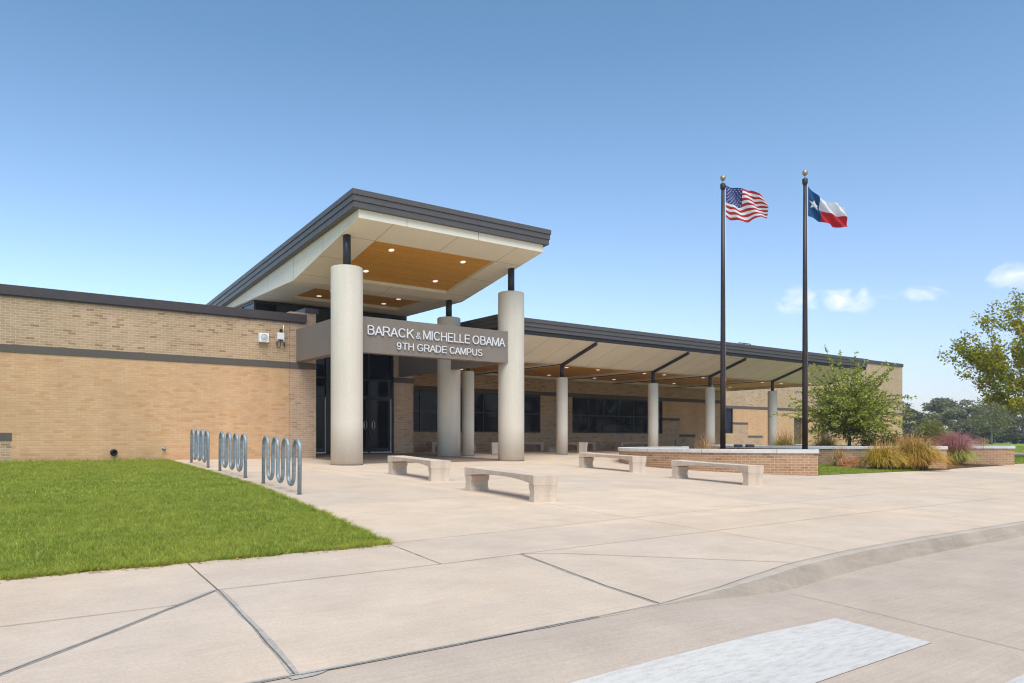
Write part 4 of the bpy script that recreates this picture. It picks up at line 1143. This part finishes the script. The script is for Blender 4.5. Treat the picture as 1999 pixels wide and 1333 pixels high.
# floodlights aimed at the flags
def make_flood(lab):
    root = empty('ground_floodlight', (0, 0, 0), 0, lab, 'floodlight', 'small floodlights at the foot of the flagpole')
    mb = MB(); mb.tube([(0, 0, -0.22), (0, 0, 0.34)], 0.02, 8); mb.build('stake', M['black'], root)
    mb = MB(); mb.obox((0, 0, 0.43), 0.13, 0.085, 0.05, 0); hd = mb.build('lamp_head', metal('navy_metal', (0.02,0.028,0.055), 0.3), root, bevel=0.012)
    mb = MB(); mb.obox((0, 0, 0.482), 0.105, 0.065, 0.002, 0); mb.build('lens', M['glass'], hd)
    return root
f0 = make_flood('left of the two small navy floodlights behind the planter wall near the left flagpole')
def gpt(px, D): t = (px - 999.5) / 1507; return (0.8*t + 0.6) * D, (0.8 - 0.6*t) * D
x, y = gpt(1441, 26.5); f0.location = (x, y, -0.28 - 0.33); f0.rotation_euler = (0, 0, R_(-36))
f1 = copy_tree(f0); x, y = gpt(1464, 26.3); f1.location = (x, y, -0.28 - 0.33); f1['label'] = 'right of the two small navy floodlights behind the planter wall near the left flagpole'

# ------------------------------------------------------------------ lawn blades (numpy)
def blades_on(name, pts, hmin, hmax, wmin, wmax, mat, seed, zf, lean=0.35):
    r = np.random.default_rng(seed); n = len(pts)
    ang = r.uniform(0, 2*np.pi, n); h = r.uniform(hmin, hmax, n); w = r.uniform(wmin, wmax, n)
    la = r.uniform(0, 2*np.pi, n); ll = h * r.uniform(0.05, lean, n) * 2
    z = zf(pts)
    bx, by = np.cos(ang)*w/2, np.sin(ang)*w/2
    v = np.empty((n, 3, 3)); v[:, 0] = np.stack([pts[:,0]-bx, pts[:,1]-by, z], 1); v[:, 1] = np.stack([pts[:,0]+bx, pts[:,1]+by, z], 1)
    v[:, 2] = np.stack([pts[:,0]+np.cos(la)*ll, pts[:,1]+np.sin(la)*ll, z + h], 1)
    f = np.arange(n*3).reshape(n, 3); rr = r.uniform(0, 1, n)
    uv = np.empty((n, 3, 2)); uv[:, :, 0] = rr[:, None]; uv[:, 0:2, 1] = 0; uv[:, 2, 1] = 1
    return tag(np_mesh(name, v.reshape(-1, 3), f, mat, uv=uv.reshape(-1, 2)), kind='stuff')
def gzn(p): return np.minimum(-1.27 + 0.03*p[:,1], -0.5) - 0.004
def lawn_pts(n, x0, x1, y0, y1, inside, seed, power=1.0):
    r = np.random.default_rng(seed); out_ = []
    m = 0
    while m < n:
        u = r.uniform(0, 1, n) ** power
        p = np.stack([r.uniform(x0, x1, n), y0 + (y1-y0)*u], 1)
        p = p[inside(p)]; out_.append(p); m += len(p)
    return np.concatenate(out_)[:n]
ex = np.array([a for a, b in lawn_edge]); ey = np.array([b for a, b in lawn_edge])
wob = lambda q: 0.025*np.sin(q*7.3) + 0.015*np.sin(q*19.1 + 1)
ins = lambda p: (p[:,0] < np.interp(p[:,1], ey, ex) + wob(p[:,1]) + 0.02) & (p[:,1] > 7.03 + wob(p[:,0])*0.8) & (p[:,1] < 23.66)
mb = MB()
n_ = 14; rowsl = []
mb.face([(-40, 7.06, gz(0, 7.06) + 0.004)] + [(3.69, 7.06, gz(0, 7.06) + 0.004)] + [(a - 0.02, b, gz(a, b) + 0.004) for a, b in lawn_edge[1:]] + [(-40, 23.62, gz(0, 23.62) + 0.004)])
tag(mb.build('lawn_base', M['turf']), kind='structure')
near = lawn_pts(170000, -1.2, 5.4, 7.0, 13.0, ins, 1, 1.25)
far = lawn_pts(130000, -1.2, 5.6, 12.5, 23.66, ins, 2)
side = lawn_pts(60000, -12, -1.2, 7.0, 23.66, ins, 3)
blades_on('lawn_grass', np.concatenate([near]), 0.022, 0.055, 0.005, 0.009, M['lawn'], 11, gzn, 0.6)
blades_on('lawn_grass', far, 0.022, 0.05, 0.009, 0.016, M['lawn'], 12, gzn, 0.6)
blades_on('lawn_grass', side, 0.022, 0.05, 0.014, 0.024, M['lawn'], 13, gzn, 0.6)
# thicker fringe along the cut edges
re = np.random.default_rng(9); n = 9000
q = re.uniform(-6, 3.72, n); e1 = np.stack([q, 7.03 + wob(q)*0.8 + re.normal(0, 0.012, n)], 1)
q = re.uniform(7.05, 23.6, 12000); e2 = np.stack([np.interp(q, ey, ex) + wob(q) + re.normal(0, 0.014, 12000) + 0.01, q], 1)
blades_on('lawn_grass', np.concatenate([e1, e2]), 0.03, 0.075, 0.005, 0.010, M['lawn'], 14, gzn, 0.9)
q = re.uniform(-3, 5.3, 900); blades_on('lawn_grass', np.stack([q, 23.6 + re.normal(0, 0.03, 900)], 1), 0.05, 0.17, 0.008, 0.016, M['lawn'], 15, gzn, 0.6)
rl = np.random.default_rng(19); n = 170; q = rl.uniform(-1.0, 3.7, n)
lp = np.stack([q, 6.98 - np.abs(rl.normal(0, 0.035, n))], 1)
q = rl.uniform(7.1, 23, 60); lp = np.concatenate([lp, np.stack([np.interp(q, ey, ex) + 0.05 + np.abs(rl.normal(0, 0.06, 60)), q], 1)])
n = len(lp); a_ = rl.uniform(0, 6.28, n); s_ = rl.uniform(0.008, 0.024, n); zz = gzn(lp) + 0.012
V_ = np.empty((n, 4, 3))
for k_, (ca_, sa_) in enumerate(((1, 0), (0, 0.5), (-1, 0), (0, -0.5))):
    V_[:, k_] = np.stack([lp[:,0] + (np.cos(a_)*ca_ - np.sin(a_)*sa_)*s_, lp[:,1] + (np.sin(a_)*ca_ + np.cos(a_)*sa_)*s_, zz + rl.uniform(0, 0.008, n)], 1)
tag(np_mesh('leaf_litter', V_.reshape(-1, 3), np.arange(n*4).reshape(n, 4), leaf_mat('dead_leaves', [(0, (0.16,0.07,0.03)), (0.5, (0.38,0.20,0.08)), (1, (0.42,0.32,0.16))], 0.1)), kind='stuff')
# lawn patch between the planter walls
ins2 = lambda p: (p[:,1] > 11.42 + (26-p[:,0])*0.03) & ((p[:,0]-22.5)**2 + (p[:,1]-15.05)**2 < 4.9**2 * 4) & ((p[:,0]-31.7)**2 + (p[:,1]-16.4)**2 > 7.25**2) & (p[:,1] < 14.6)
pt = lawn_pts(42000, 18.75, 25.4, 11.35, 14.7, ins2, 4)
blades_on('lawn_grass', pt, 0.03, 0.07, 0.012, 0.022, M['lawn'], 16, gzn, 0.6)
pt = np.concatenate([lawn_pts(60000, 32.3, 44.8, 12.3, 24, lambda p: ((p[:,0]-37.9)**2 + (p[:,1]-16.2)**2 > 0) & (p[:,0] > 32.2), 6), lawn_pts(45000, 51.4, 80, 12.3, 40, lambda p: p[:,0] > 0, 7)])
blades_on('lawn_grass', pt, 0.03, 0.07, 0.03, 0.05, M['lawn'], 17, gzn, 0.6)
mb = MB(); mb.face(P([(18.75, 11.52), (25.5, 11.42), (24.9, 12.6), (24.5, 14.6), (19.1, 14.6), (18.6, 12.6)], 0.009)); mb.face(P([(32.3, 12.25), (44.8, 12.33), (44.8, 22.9), (33.5, 22.6)], 0.011))
tag(mb.build('lawn_base', M['turf']), kind='structure')

# ------------------------------------------------------------------ ornamental grasses
def clump(name, x, y, h, spread, n, mat, lab, cat='ornamental grass', seed=0, group=None, w=0.012, base_r=0.16, up=0.5, sink=0.0, plume=None, arch=1.0):
    r = np.random.default_rng(seed + 100); z0 = gz(x, y) - sink
    root_needed = plume is not None
    parent = empty(name, (x, y, z0), 0, lab, cat, group) if root_needed else None
    def strands(n, h, spread, w, base_r, up, seg=5, arch=1.0, drop=1.0):
        az = r.uniform(0, 2*np.pi, n); L = h * r.uniform(0.65, 1.12, n)
        out_ = spread * r.uniform(0.05, 1.0, n) ** up; L = L * (1.08 - 0.62 * (out_/spread) ** 2 * r.uniform(0.6, 1, n) * arch)
        br = base_r * np.sqrt(r.uniform(0, 1, n)); ba = r.uniform(0, 2*np.pi, n)
        bx, by = x + br*np.cos(ba), y + br*np.sin(ba)
        V = np.empty((n, seg+1, 2, 3)); UV = np.empty((n, seg+1, 2, 2)); rr = r.uniform(0, 1, n)
        ww = w * r.uniform(0.6, 1.3, n); sx, sy = -np.sin(az), np.cos(az)
        for k in range(seg + 1):
            t = k / seg
            q_ = np.clip(out_/spread, 0, 1)
            hz = L * np.sin(t * np.pi * 0.5 * (1 + 0.86*arch*q_**1.3)) * (1 - 0.22*q_*drop)
            ox = out_ * t ** (1.6 - 0.65*q_)
            px_, py_ = bx + np.cos(az)*ox, by + np.sin(az)*ox
            wk = ww * (1 - t*0.85) * 0.5
            V[:, k, 0] = np.stack([px_ - sx*wk, py_ - sy*wk, z0 + hz], 1); V[:, k, 1] = np.stack([px_ + sx*wk, py_ + sy*wk, z0 + hz + wk*0.6], 1)
            UV[:, k, :, 0] = rr[:, None]; UV[:, k, :, 1] = t
        F_ = []
        base = np.arange(n) * (seg+1)*2
        F_ = np.concatenate([np.stack([base + 2*k, base + 2*k+1, base + 2*k+3, base + 2*k+2], 1) for k in range(seg)])
        return V.reshape(-1, 3), F_, UV.reshape(-1, 2)
    v, f, uv = strands(n, h, spread, w, base_r, up, arch=arch)
    o = np_mesh('foliage' if root_needed else name, v, f, mat, parent, uv=uv)
    if root_needed:
        pn, ph, psp, pw, pm = plume
        v, f, uv = strands(pn, ph, psp, pw, base_r, 0.7, seg=6, arch=0.5, drop=0.5)
        np_mesh('plumes', v, f, pm, parent, uv=uv)
        return parent
    return tag(o, lab, cat, group)
G1 = blade_mat('orange_green_blades', (0.09,0.13,0.012), (0.27,0.29,0.02), (0.68,0.29,0.05), (0.56,0.34,0.11), dryamt=0.35)
G2 = blade_mat('yellow_blades', (0.10,0.12,0.01), (0.46,0.37,0.02), (0.66,0.40,0.05), (0.60,0.38,0.11), dryamt=0.3)
G3 = blade_mat('green_blades', (0.11,0.16,0.015), (0.34,0.42,0.04), (0.52,0.52,0.08), (0.70,0.54,0.22), dryamt=0.25)
G4 = blade_mat('wheat_blades', (0.16,0.14,0.04), (0.46,0.34,0.12), (0.62,0.46,0.26), (0.60,0.44,0.24), dryamt=0.5)
PK = blade_mat('pink_plumes', (0.10,0.11,0.03), (0.42,0.20,0.17), (0.66,0.26,0.30), (0.50,0.19,0.22), dryamt=0.4)
OP = blade_mat('tan_plumes', (0.20,0.16,0.05), (0.64,0.31,0.10), (0.76,0.40,0.18), (0.66,0.42,0.22), dryamt=0.4)
DG = blade_mat('russet_blades', (0.05,0.05,0.02), (0.24,0.13,0.05), (0.42,0.22,0.09), (0.10,0.14,0.03), dryamt=0.4)
pl = lambda n, h, s, m=OP, w=0.018: (n, h, s, w, m)
clump('fountain_grass', 23.35, 12.15, 0.80, 0.85, 1100, G2, 'big yellow green fountain grass clump between the rock and the orange clump', seed=1, base_r=0.3, w=0.021, plume=pl(90, 0.95, 0.7))
clump('fountain_grass', 24.55, 11.75, 0.98, 1.12, 1700, G1, 'largest orange tipped fountain grass clump in front of the middle planter wall', seed=2, base_r=0.34, w=0.021, plume=pl(170, 1.12, 0.95))
clump('fountain_grass', 26.1, 12.7, 1.05, 0.75, 700, G1, 'orange plumed grass rising behind the end of the middle planter wall', seed=3, base_r=0.25, w=0.016, plume=pl(170, 1.15, 0.7))
clump('fountain_grass', 23.7, 13.75, 0.52, 0.7, 420, G4, 'thin sparse straw coloured grass just behind the rusty boulder', seed=4, base_r=0.2, w=0.012, plume=pl(60, 0.7, 0.5))
clump('fountain_grass', 22.9, 14.6, 0.36, 0.36, 300, G2, 'small low yellow grass tuft left of the rusty boulder', seed=5, base_r=0.12, w=0.014)
clump('muhly_grass', 29.75, 12.85, 0.80, 0.85, 1500, G3, 'green grass clump topped with a haze of pink plumes between two planter walls', seed=6, base_r=0.3, w=0.016, plume=(1500, 1.12, 1.15, 0.012, PK))
clump('fountain_grass', 28.9, 19.3, 0.80, 0.85, 900, G3, 'green grass clump with tan plumes at the foot of the rightmost clear walkway column', seed=7, base_r=0.25, w=0.018, plume=pl(180, 1.15, 0.75))
clump('fountain_grass', 30.4, 18.3, 0.80, 0.95, 1000, G3, 'green grass clump with tan plumes left of the young tree trunk', seed=8, base_r=0.28, w=0.018, plume=pl(220, 1.2, 0.8))
clump('fountain_grass', 29.9, 15.9, 0.62, 0.6, 420, DG, 'low russet grass clump right at the young tree trunk', seed=9, base_r=0.2, w=0.016, plume=pl(60, 0.8, 0.5))
clump('fountain_grass', 29.1, 14.3, 0.72, 0.6, 380, G1, 'thin orange grass right of the young tree, above the wall cap', seed=10, base_r=0.2, w=0.014, plume=pl(110, 0.95, 0.55))
clump('fountain_grass', 23.3, 18.9, 0.62, 1.0, 330, G4, 'sparse wheat coloured grass arching over the left tip of the front planter', seed=11, base_r=0.3, w=0.010, plume=pl(70, 1.0, 1.0, OP, 0.012))
clump('fountain_grass', 24.6, 17.7, 0.45, 0.6, 200, G4, 'low straw coloured grass left of the first flagpole inside the planter', seed=12, base_r=0.2, w=0.010)
clump('fountain_grass', 36.2, 14.4, 0.75, 0.6, 300, G3, 'slim pale green grass beyond the farthest planter wall', seed=13, base_r=0.2, w=0.016, plume=pl(40, 1.0, 0.5))

# ------------------------------------------------------------------ boulder
def boulder(x, y, sx, sy, sz, lab):
    bm = bmesh.new(); bmesh.ops.create_icosphere(bm, subdivisions=4, radius=1)
    for v in bm.verts:
        p = v.co.copy(); n = mnoise.fractal(p * 1.1 + Vector((3, 1, 7)), 1.0, 2.0, 4)
        k = 1 + 0.28 * n
        v.co = Vector((p.x*sx*k, p.y*sy*k, max(p.z*sz*k, -0.1) ))
        v.co = Vector((round(v.co.x / 0.05) * 0.05 * 0.35 + v.co.x * 0.65, v.co.y, v.co.z))
    me = bpy.data.meshes.new('boulder'); bm.to_mesh(me); bm.free()
    for p in me.polygons: p.use_smooth = False
    m = NM('rusty_rock'); o = m.coord('Object'); a = m.noise(o, 2.2, 5, 0.6); b = m.noise(o, 14, 6, 0.7)
    c = m.ramp(a, [(0.35, (0.36,0.13,0.045)), (0.5, (0.30,0.13,0.06)), (0.56, (0.06,0.045,0.045)), (0.63, (0.34,0.24,0.18))])
    m.col(m.mix(1.0, c, m.ramp(b, [(0.3, 0.6), (0.7, 1.3)]), 'MULTIPLY')); m.bump(b, 0.9, 0.04); m.set(0.9, 0, 0.2)
    me.materials.append(m.m)
    ob = bpy.data.objects.new('boulder', me); C.objects.link(ob); ob.location = (x, y, gz(x, y) - 0.02); ob.rotation_euler = (0, 0, R_(-35))
    return tag(ob, lab, 'rock')
boulder(23.75, 13.25, 0.62, 0.34, 0.32, 'rust coloured boulder with a dark patch on the lawn before the orange grasses')

# ------------------------------------------------------------------ trees
def leaf_mesh(name, P_, size, mat, parent, seed, aspect=0.55, outdir=None, up=0.3):
    r = np.random.default_rng(seed); n = len(P_)
    d = r.normal(size=(n, 3)); d[:, 2] *= 0.7
    if outdir is not None: d = d * 0.6 + outdir
    d /= np.linalg.norm(d, axis=1)[:, None] + 1e-9
    e = r.normal(size=(n, 3)); e -= (e*d).sum(1)[:, None]*d; e /= np.linalg.norm(e, axis=1)[:, None] + 1e-9
    s = size * r.uniform(0.6, 1.3, n)[:, None]
    V = np.empty((n, 4, 3)); V[:, 0] = P_; V[:, 1] = P_ + d*s*0.5 + e*s*aspect*0.5; V[:, 2] = P_ + d*s; V[:, 3] = P_ + d*s*0.5 - e*s*aspect*0.5
    return np_mesh(name, V.reshape(-1, 3), np.arange(n*4).reshape(n, 4), mat, parent)
def rec_tree(rng, p, d, L, r, depth, maxd, tubes, tips, spread, gravity=0.0, nchild=(3, 4), shrink=0.68, jit=0.18, upb=0.15):
    n = 5 if depth < maxd else 4; pts = [p.copy()]; rad = [r]; q = p.copy(); dd = d.copy()
    for k in range(n):
        dd = (dd + Vector((rng.gauss(0, jit), rng.gauss(0, jit), rng.gauss(0, jit) + upb - gravity * depth))*0.5).normalized()
        q = q + dd * (L / n); pts.append(q.copy()); rad.append(r * (1 - 0.55 * (k + 1) / n))
    tubes.append((pts, rad, depth))
    if depth == maxd: tips.append(pts); return
    c = rng.randint(*nchild)
    for i in range(c):
        k = rng.randint(2, n) if i else n
        az = rng.uniform(0, 2*math.pi) ; o = dd.orthogonal().normalized(); o.rotate(Matrix.Rotation(az, 3, dd))
        a = rng.uniform(0.35, 1.0) * spread * (0.5 if i == 0 else 1)
        nd = (dd * math.cos(a) + o * math.sin(a)).normalized()
        rec_tree(rng, pts[k], nd, L * shrink * rng.uniform(0.8, 1.15), rad[k] * 0.72, depth + 1, maxd, tubes, tips, spread, gravity, nchild, shrink, jit, upb)
    if depth >= maxd - 1: tips.append(pts)

# large autumn-tinged tree at the right edge
LM_oak = leaf_mat('oak_leaves', [(0.0, (0.13,0.17,0.014)), (0.5, (0.34,0.35,0.022)), (0.9, (0.52,0.46,0.03)), (0.97, (0.46,0.19,0.04)), (1.0, (0.46,0.15,0.04))], 0.35)
def big_tree(x, y, H, lab):
    rng_ = random.Random(21); z0 = gz(x, y)
    root = empty('oak_tree', (x, y, z0), 0, lab, 'tree')
    tubes, tips = [], []
    base = Vector((x, y, z0)); fork = base + Vector((0.05, 0.1, 1.9))
    tubes.append(([base - Vector((0, 0, 0.1)), base + Vector((0, 0, 0.25)), base + Vector((0.03, 0, 1.1)), fork], [0.22, 0.16, 0.13, 0.12], 0))
    for i in range(22):
        az = i * 2.399 + 0.4; el = R_(-4 + 74 * ((i % 6) / 5.0)) if i < 21 else R_(85)
        d = Vector((math.cos(az)*math.cos(el), math.sin(az)*math.cos(el), math.sin(el)))
        st = fork - Vector((0, 0, 0.45 * rng_.random())) if i % 2 else fork + Vector((0, 0, 0.5 * rng_.random()))
        if i % 2 == 0: st = fork
        rec_tree(rng_, st, d, 3.3 * (1.0 if el < 1 else 1.1), 0.055, 1, 4, tubes, tips, 0.62, 0.0, (3, 4), 0.62, 0.16, 0.10)
    mb = MB()
    for pts, rad, dep in tubes: mb.tube(pts, rad, 8 if dep < 2 else (5 if dep < 4 else 3), False)
    mb.build('trunk', M['bark'], root)
    r = np.random.default_rng(5); PP = []
    for pts in tips:
        for _ in range(48):
            k = r.uniform(0.15, 1) * (len(pts) - 1); a = int(k); b = min(a + 1, len(pts) - 1); f = k - a
            q = pts[a].lerp(pts[b], f); PP.append((q.x, q.y, q.z))
    PP = np.array(PP) + r.normal(size=(len(PP), 3)) * 0.10
    print('oak leaves', len(PP), 'extent', PP.min(0), PP.max(0))
    leaf_mesh('crown', PP, 0.135, LM_oak, root, 6, 0.7)
    return root
big_tree(43.7, 12.4, 9, 'large green and gold oak tree filling the right edge of the view')

# young elm with long arching shoots
LM_elm = leaf_mat('elm_leaves', [(0.0, (0.12,0.16,0.018)), (0.5, (0.32,0.36,0.045)), (1.0, (0.58,0.58,0.12))], 0.35)
def young_elm(x, y, lab):
    rng_ = random.Random(8); z0 = gz(x, y)
    root = empty('elm_tree', (x, y, z0), 0, lab, 'tree')
    mb = MB(); top = Vector((x + 0.03, y, z0 + 1.7))
    mb.tube([(x, y, z0 - 0.1), (x + 0.01, y, z0 + 0.6), tuple(top), (x - 0.02, y + 0.02, z0 + 2.6)], [0.085, 0.07, 0.06, 0.03], 10)
    PP = []; OD = []; r = np.random.default_rng(3)
    for i in range(360):
        st = Vector((x + rng_.gauss(0, 0.28), y + rng_.gauss(0, 0.28), z0 + 1.0 + min(abs(rng_.gauss(0, 0.75)), 1.45)))
        az = rng_.uniform(0, 2*math.pi); el = R_(rng_.triangular(-12, 90, 46))
        d = Vector((math.cos(az)*math.cos(el), math.sin(az)*math.cos(el), math.sin(el)))
        L = rng_.triangular(0.9, 2.75, 1.7) * (0.98 if el > 1.05 else 1.0)
        if el < 0.0: L *= 0.85
        n = 9; q = st.copy(); pts = [q.copy()]
        for k in range(n):
            d = (d + Vector((rng_.gauss(0, 0.07), rng_.gauss(0, 0.07), rng_.gauss(0, 0.07) - 0.055 - 0.06 * (k / n)))).normalized()
            q = q + d * (L / n); pts.append(q.copy())
        mb.tube(pts, [0.013 * (1 - 0.8*k/n) for k in range(n + 1)], 3, False)
        # side twigs in one plane, carrying small leaves
        m = int(L * 36)
        for _ in range(m):
            k = rng_.uniform(0.05, 1) ** 0.8 * n; a = min(int(k), n - 1); f = k - a
            p = pts[a].lerp(pts[a+1], f); w_ = 0.028 * (1 - 0.4 * k / n)
            PP.append((p.x + rng_.gauss(0, w_), p.y + rng_.gauss(0, w_), p.z + rng_.gauss(0, w_*0.8)))
            OD.append(tuple(d * 0.5))
    for _ in range(7000):
        a = rng_.gauss(0, 0.42); b = rng_.gauss(0, 0.42); c = rng_.gauss(0, 0.42)
        PP.append((x + a, y + b, z0 + 1.75 + c * 1.0)); OD.append((a*0.5, b*0.5, 0.2))
    PP = np.array(PP); OD = np.array(OD); ok = PP[:, 2] > z0 + 0.75; PP = PP[ok]; OD = OD[ok]
    print('elm', len(PP), PP.min(0), PP.max(0))
    mb.build('trunk', M['bark'], root)
    leaf_mesh('crown', PP, 0.115, LM_elm, root, 7, 0.42, OD)
    return root
young_elm(29.3, 16.6, 'young elm tree with long wispy arching shoots inside the middle planter')

# distant woodland: individual trees, three kinds copied
def far_tree(kind, seed):
    rng_ = random.Random(seed); r = np.random.default_rng(seed)
    stops = [[(0, (0.12,0.13,0.065)), (1, (0.25,0.24,0.12))], [(0, (0.16,0.165,0.07)), (1, (0.33,0.31,0.13))], [(0, (0.19,0.14,0.085)), (1, (0.34,0.25,0.15))]][kind]
    mat = leaf_mat('woodland_leaves_%d' % kind, stops, 0.25)
    root = empty('woodland_tree', (0, 0, 0), 0, 'x', 'tree')
    H = 9.5; mb = MB(); PP = []
    mb.tube([(0, 0, -0.3), (0.1, 0, 2.5), (0, 0.1, 5)], [0.28, 0.2, 0.1], 6)
    for i in range(34):
        t = rng_.uniform(0.0, 1); z = 0.5 + t * (H - 1.1); wr = 3.6 * math.sin(math.pi * min(max(0.26 + 0.62*t, 0), 1)) ** 0.75
        az = rng_.uniform(0, 2*math.pi); rr = wr * math.sqrt(rng_.uniform(0.02, 1)); cx, cy = rr*math.cos(az), rr*math.sin(az)
        mb.tube([(0, 0, max(z - 1.6, 0.8)), (cx*0.5, cy*0.5, z - 0.5), (cx, cy, z)], [0.07, 0.04, 0.015], 3, False)
        s = rng_.uniform(0.55, 1.05); m = 150
        g = r.normal(size=(m, 3)); g /= np.linalg.norm(g, axis=1)[:, None]; g *= (r.uniform(0.3, 1.15, m) ** 0.6)[:, None] * s
        g[:, 2] *= 0.75; PP.append(g + np.array([cx, cy, z]))
    PP = np.concatenate(PP); PP[:, 2] = np.maximum(PP[:, 2], 0.2)
    mb.build('trunk', M['bark'], root); leaf_mesh('crown', PP, 0.42, mat, root, seed, 0.7)
    return root
protos = [far_tree(0, 31), far_tree(1, 32), far_tree(2, 33)]
LB = ['dark green tree in the hazy distant treeline behind the lawn', 'paler olive tree in the hazy distant treeline behind the lawn', 'brownish autumn tree in the hazy distant treeline behind the lawn']
GB = ['dark green woodland trees on the horizon', 'olive woodland trees on the horizon', 'brown autumn woodland trees on the horizon']
rng_ = random.Random(77); used = [False]*3
seq = []
for i in range(17):
    t = 0.44 + i * 0.036 + rng_.uniform(-0.008, 0.008); seq.append((t, 128 + rng_.uniform(-8, 10), rng_.choice([0, 0, 1, 2]), rng_.uniform(0.85, 1.1)))
for i in range(16):
    t = 0.43 + i * 0.039 + rng_.uniform(-0.01, 0.01); seq.append((t, 150 + rng_.uniform(-8, 12), rng_.choice([0, 0, 1]), rng_.uniform(1.1, 1.32)))
for t, D_, k, s in seq:
    if t < 0.505 and s > 1.05: s *= 0.9
    o = protos[k] if not used[k] else copy_tree(protos[k]); used[k] = True
    o.location = ((0.8*t + 0.6)*D_, (0.8 - 0.6*t)*D_, -0.5); o.scale = (s*1.2, s*1.2, s*0.74); o.rotation_euler = (0, 0, rng_.uniform(0, 6.28))
    o['label'] = LB[k]; o['group'] = GB[k]
def small_tree(x, y, H, W_, mat, lab, name, cat, seed, trunk=1.5, n=2600, ls=0.3, bark='bark'):
    rng_ = random.Random(seed); r = np.random.default_rng(seed); z0 = gz(x, y); root = empty(name, (x, y, z0), 0, lab, cat); mb = MB(); PP = []
    mb.tube([(x, y, z0 - 0.2), (x, y, z0 + trunk)], [0.14, 0.10], 6)
    for i in range(26):
        az = rng_.uniform(0, 6.28); t = rng_.uniform(0, 1); z = trunk + (H - trunk) * t; rr = W_ * math.sin(math.pi*(0.12 + 0.8*t)) * rng_.uniform(0.3, 1)
        cx, cy = rr*math.cos(az), rr*math.sin(az)
        mb.tube([(x, y, z0 + trunk * 0.8), (x + cx*0.45, y + cy*0.45, z0 + trunk + (z - trunk)*0.5), (x + cx, y + cy, z0 + z)], [0.07, 0.045, 0.012], 4, False)
        m = n // 26; g = r.normal(size=(m, 3)) * W_ * 0.16; PP.append(g + np.array([x + cx, y + cy, z0 + z]))
    PP = np.concatenate(PP); PP[:, 2] = np.maximum(PP[:, 2], z0 + 0.1)
    mb.build('trunk', M[bark], root); leaf_mesh('crown', PP, ls, mat, root, seed, 0.7); return root
ymat = leaf_mat('yellow_bush_leaves', [(0, (0.16,0.17,0.03)), (1, (0.34,0.30,0.05))], 0.3)
x, y = gpt(1818, 75); small_tree(x, y, 2.0, 1.75, ymat, 'round yellow green bush standing in front of the distant treeline', 'bush', 'bush', 41, 0.15, 5200, 0.17)
x, y = gpt(1936, 100); small_tree(x, y, 6.0, 2.6, protos[1].children[0].data.materials[0] if False else leaf_mat('pale_tree_leaves', [(0, (0.15,0.17,0.06)), (1, (0.30,0.27,0.10))], 0.3), 'slender tree with a bare pale forked trunk before the distant treeline', 'birch_tree', 'tree', 42, 2.2, 2600, 0.26, 'bark_pale')
dm = leaf_mat('dark_shrub_leaves', [(0, (0.03,0.05,0.012)), (1, (0.09,0.13,0.03))], 0.25)
for px, D_, h, lab, sd_ in ((1702, 31.5, 0.85, 'low dark green shrub just right of the young tree trunk', 51), (1735, 31.0, 0.9, 'dark green shrub at the corner of the far brick block', 52), (1800, 40, 0.95, 'grey green shrub beyond the gap between the planter walls', 53)):
    x, y = gpt(px, D_); small_tree(x, y, h, 0.65, dm, lab, 'shrub', 'shrub', sd_, 0.1, 2200, 0.07)

# ------------------------------------------------------------------ air between here and the treeline
HAZE = 0.0007
if HAZE > 0:
    mb = MB(); mb.box(-1000, -1000, -50, 1300, 1500, 25)
    m = bpy.data.materials.new('haze_air'); m.use_nodes = True; t = m.node_tree; t.nodes.clear()
    o_ = t.nodes.new('ShaderNodeOutputMaterial'); v_ = t.nodes.new('ShaderNodeVolumePrincipled')
    v_.inputs['Color'].default_value = (0.90, 0.91, 0.94, 1); v_.inputs['Density'].default_value = HAZE; v_.inputs['Anisotropy'].default_value = 0.2
    t.links.new(v_.outputs[0], o_.inputs['Volume'])
    tag(mb.build('haze', m), kind='stuff')
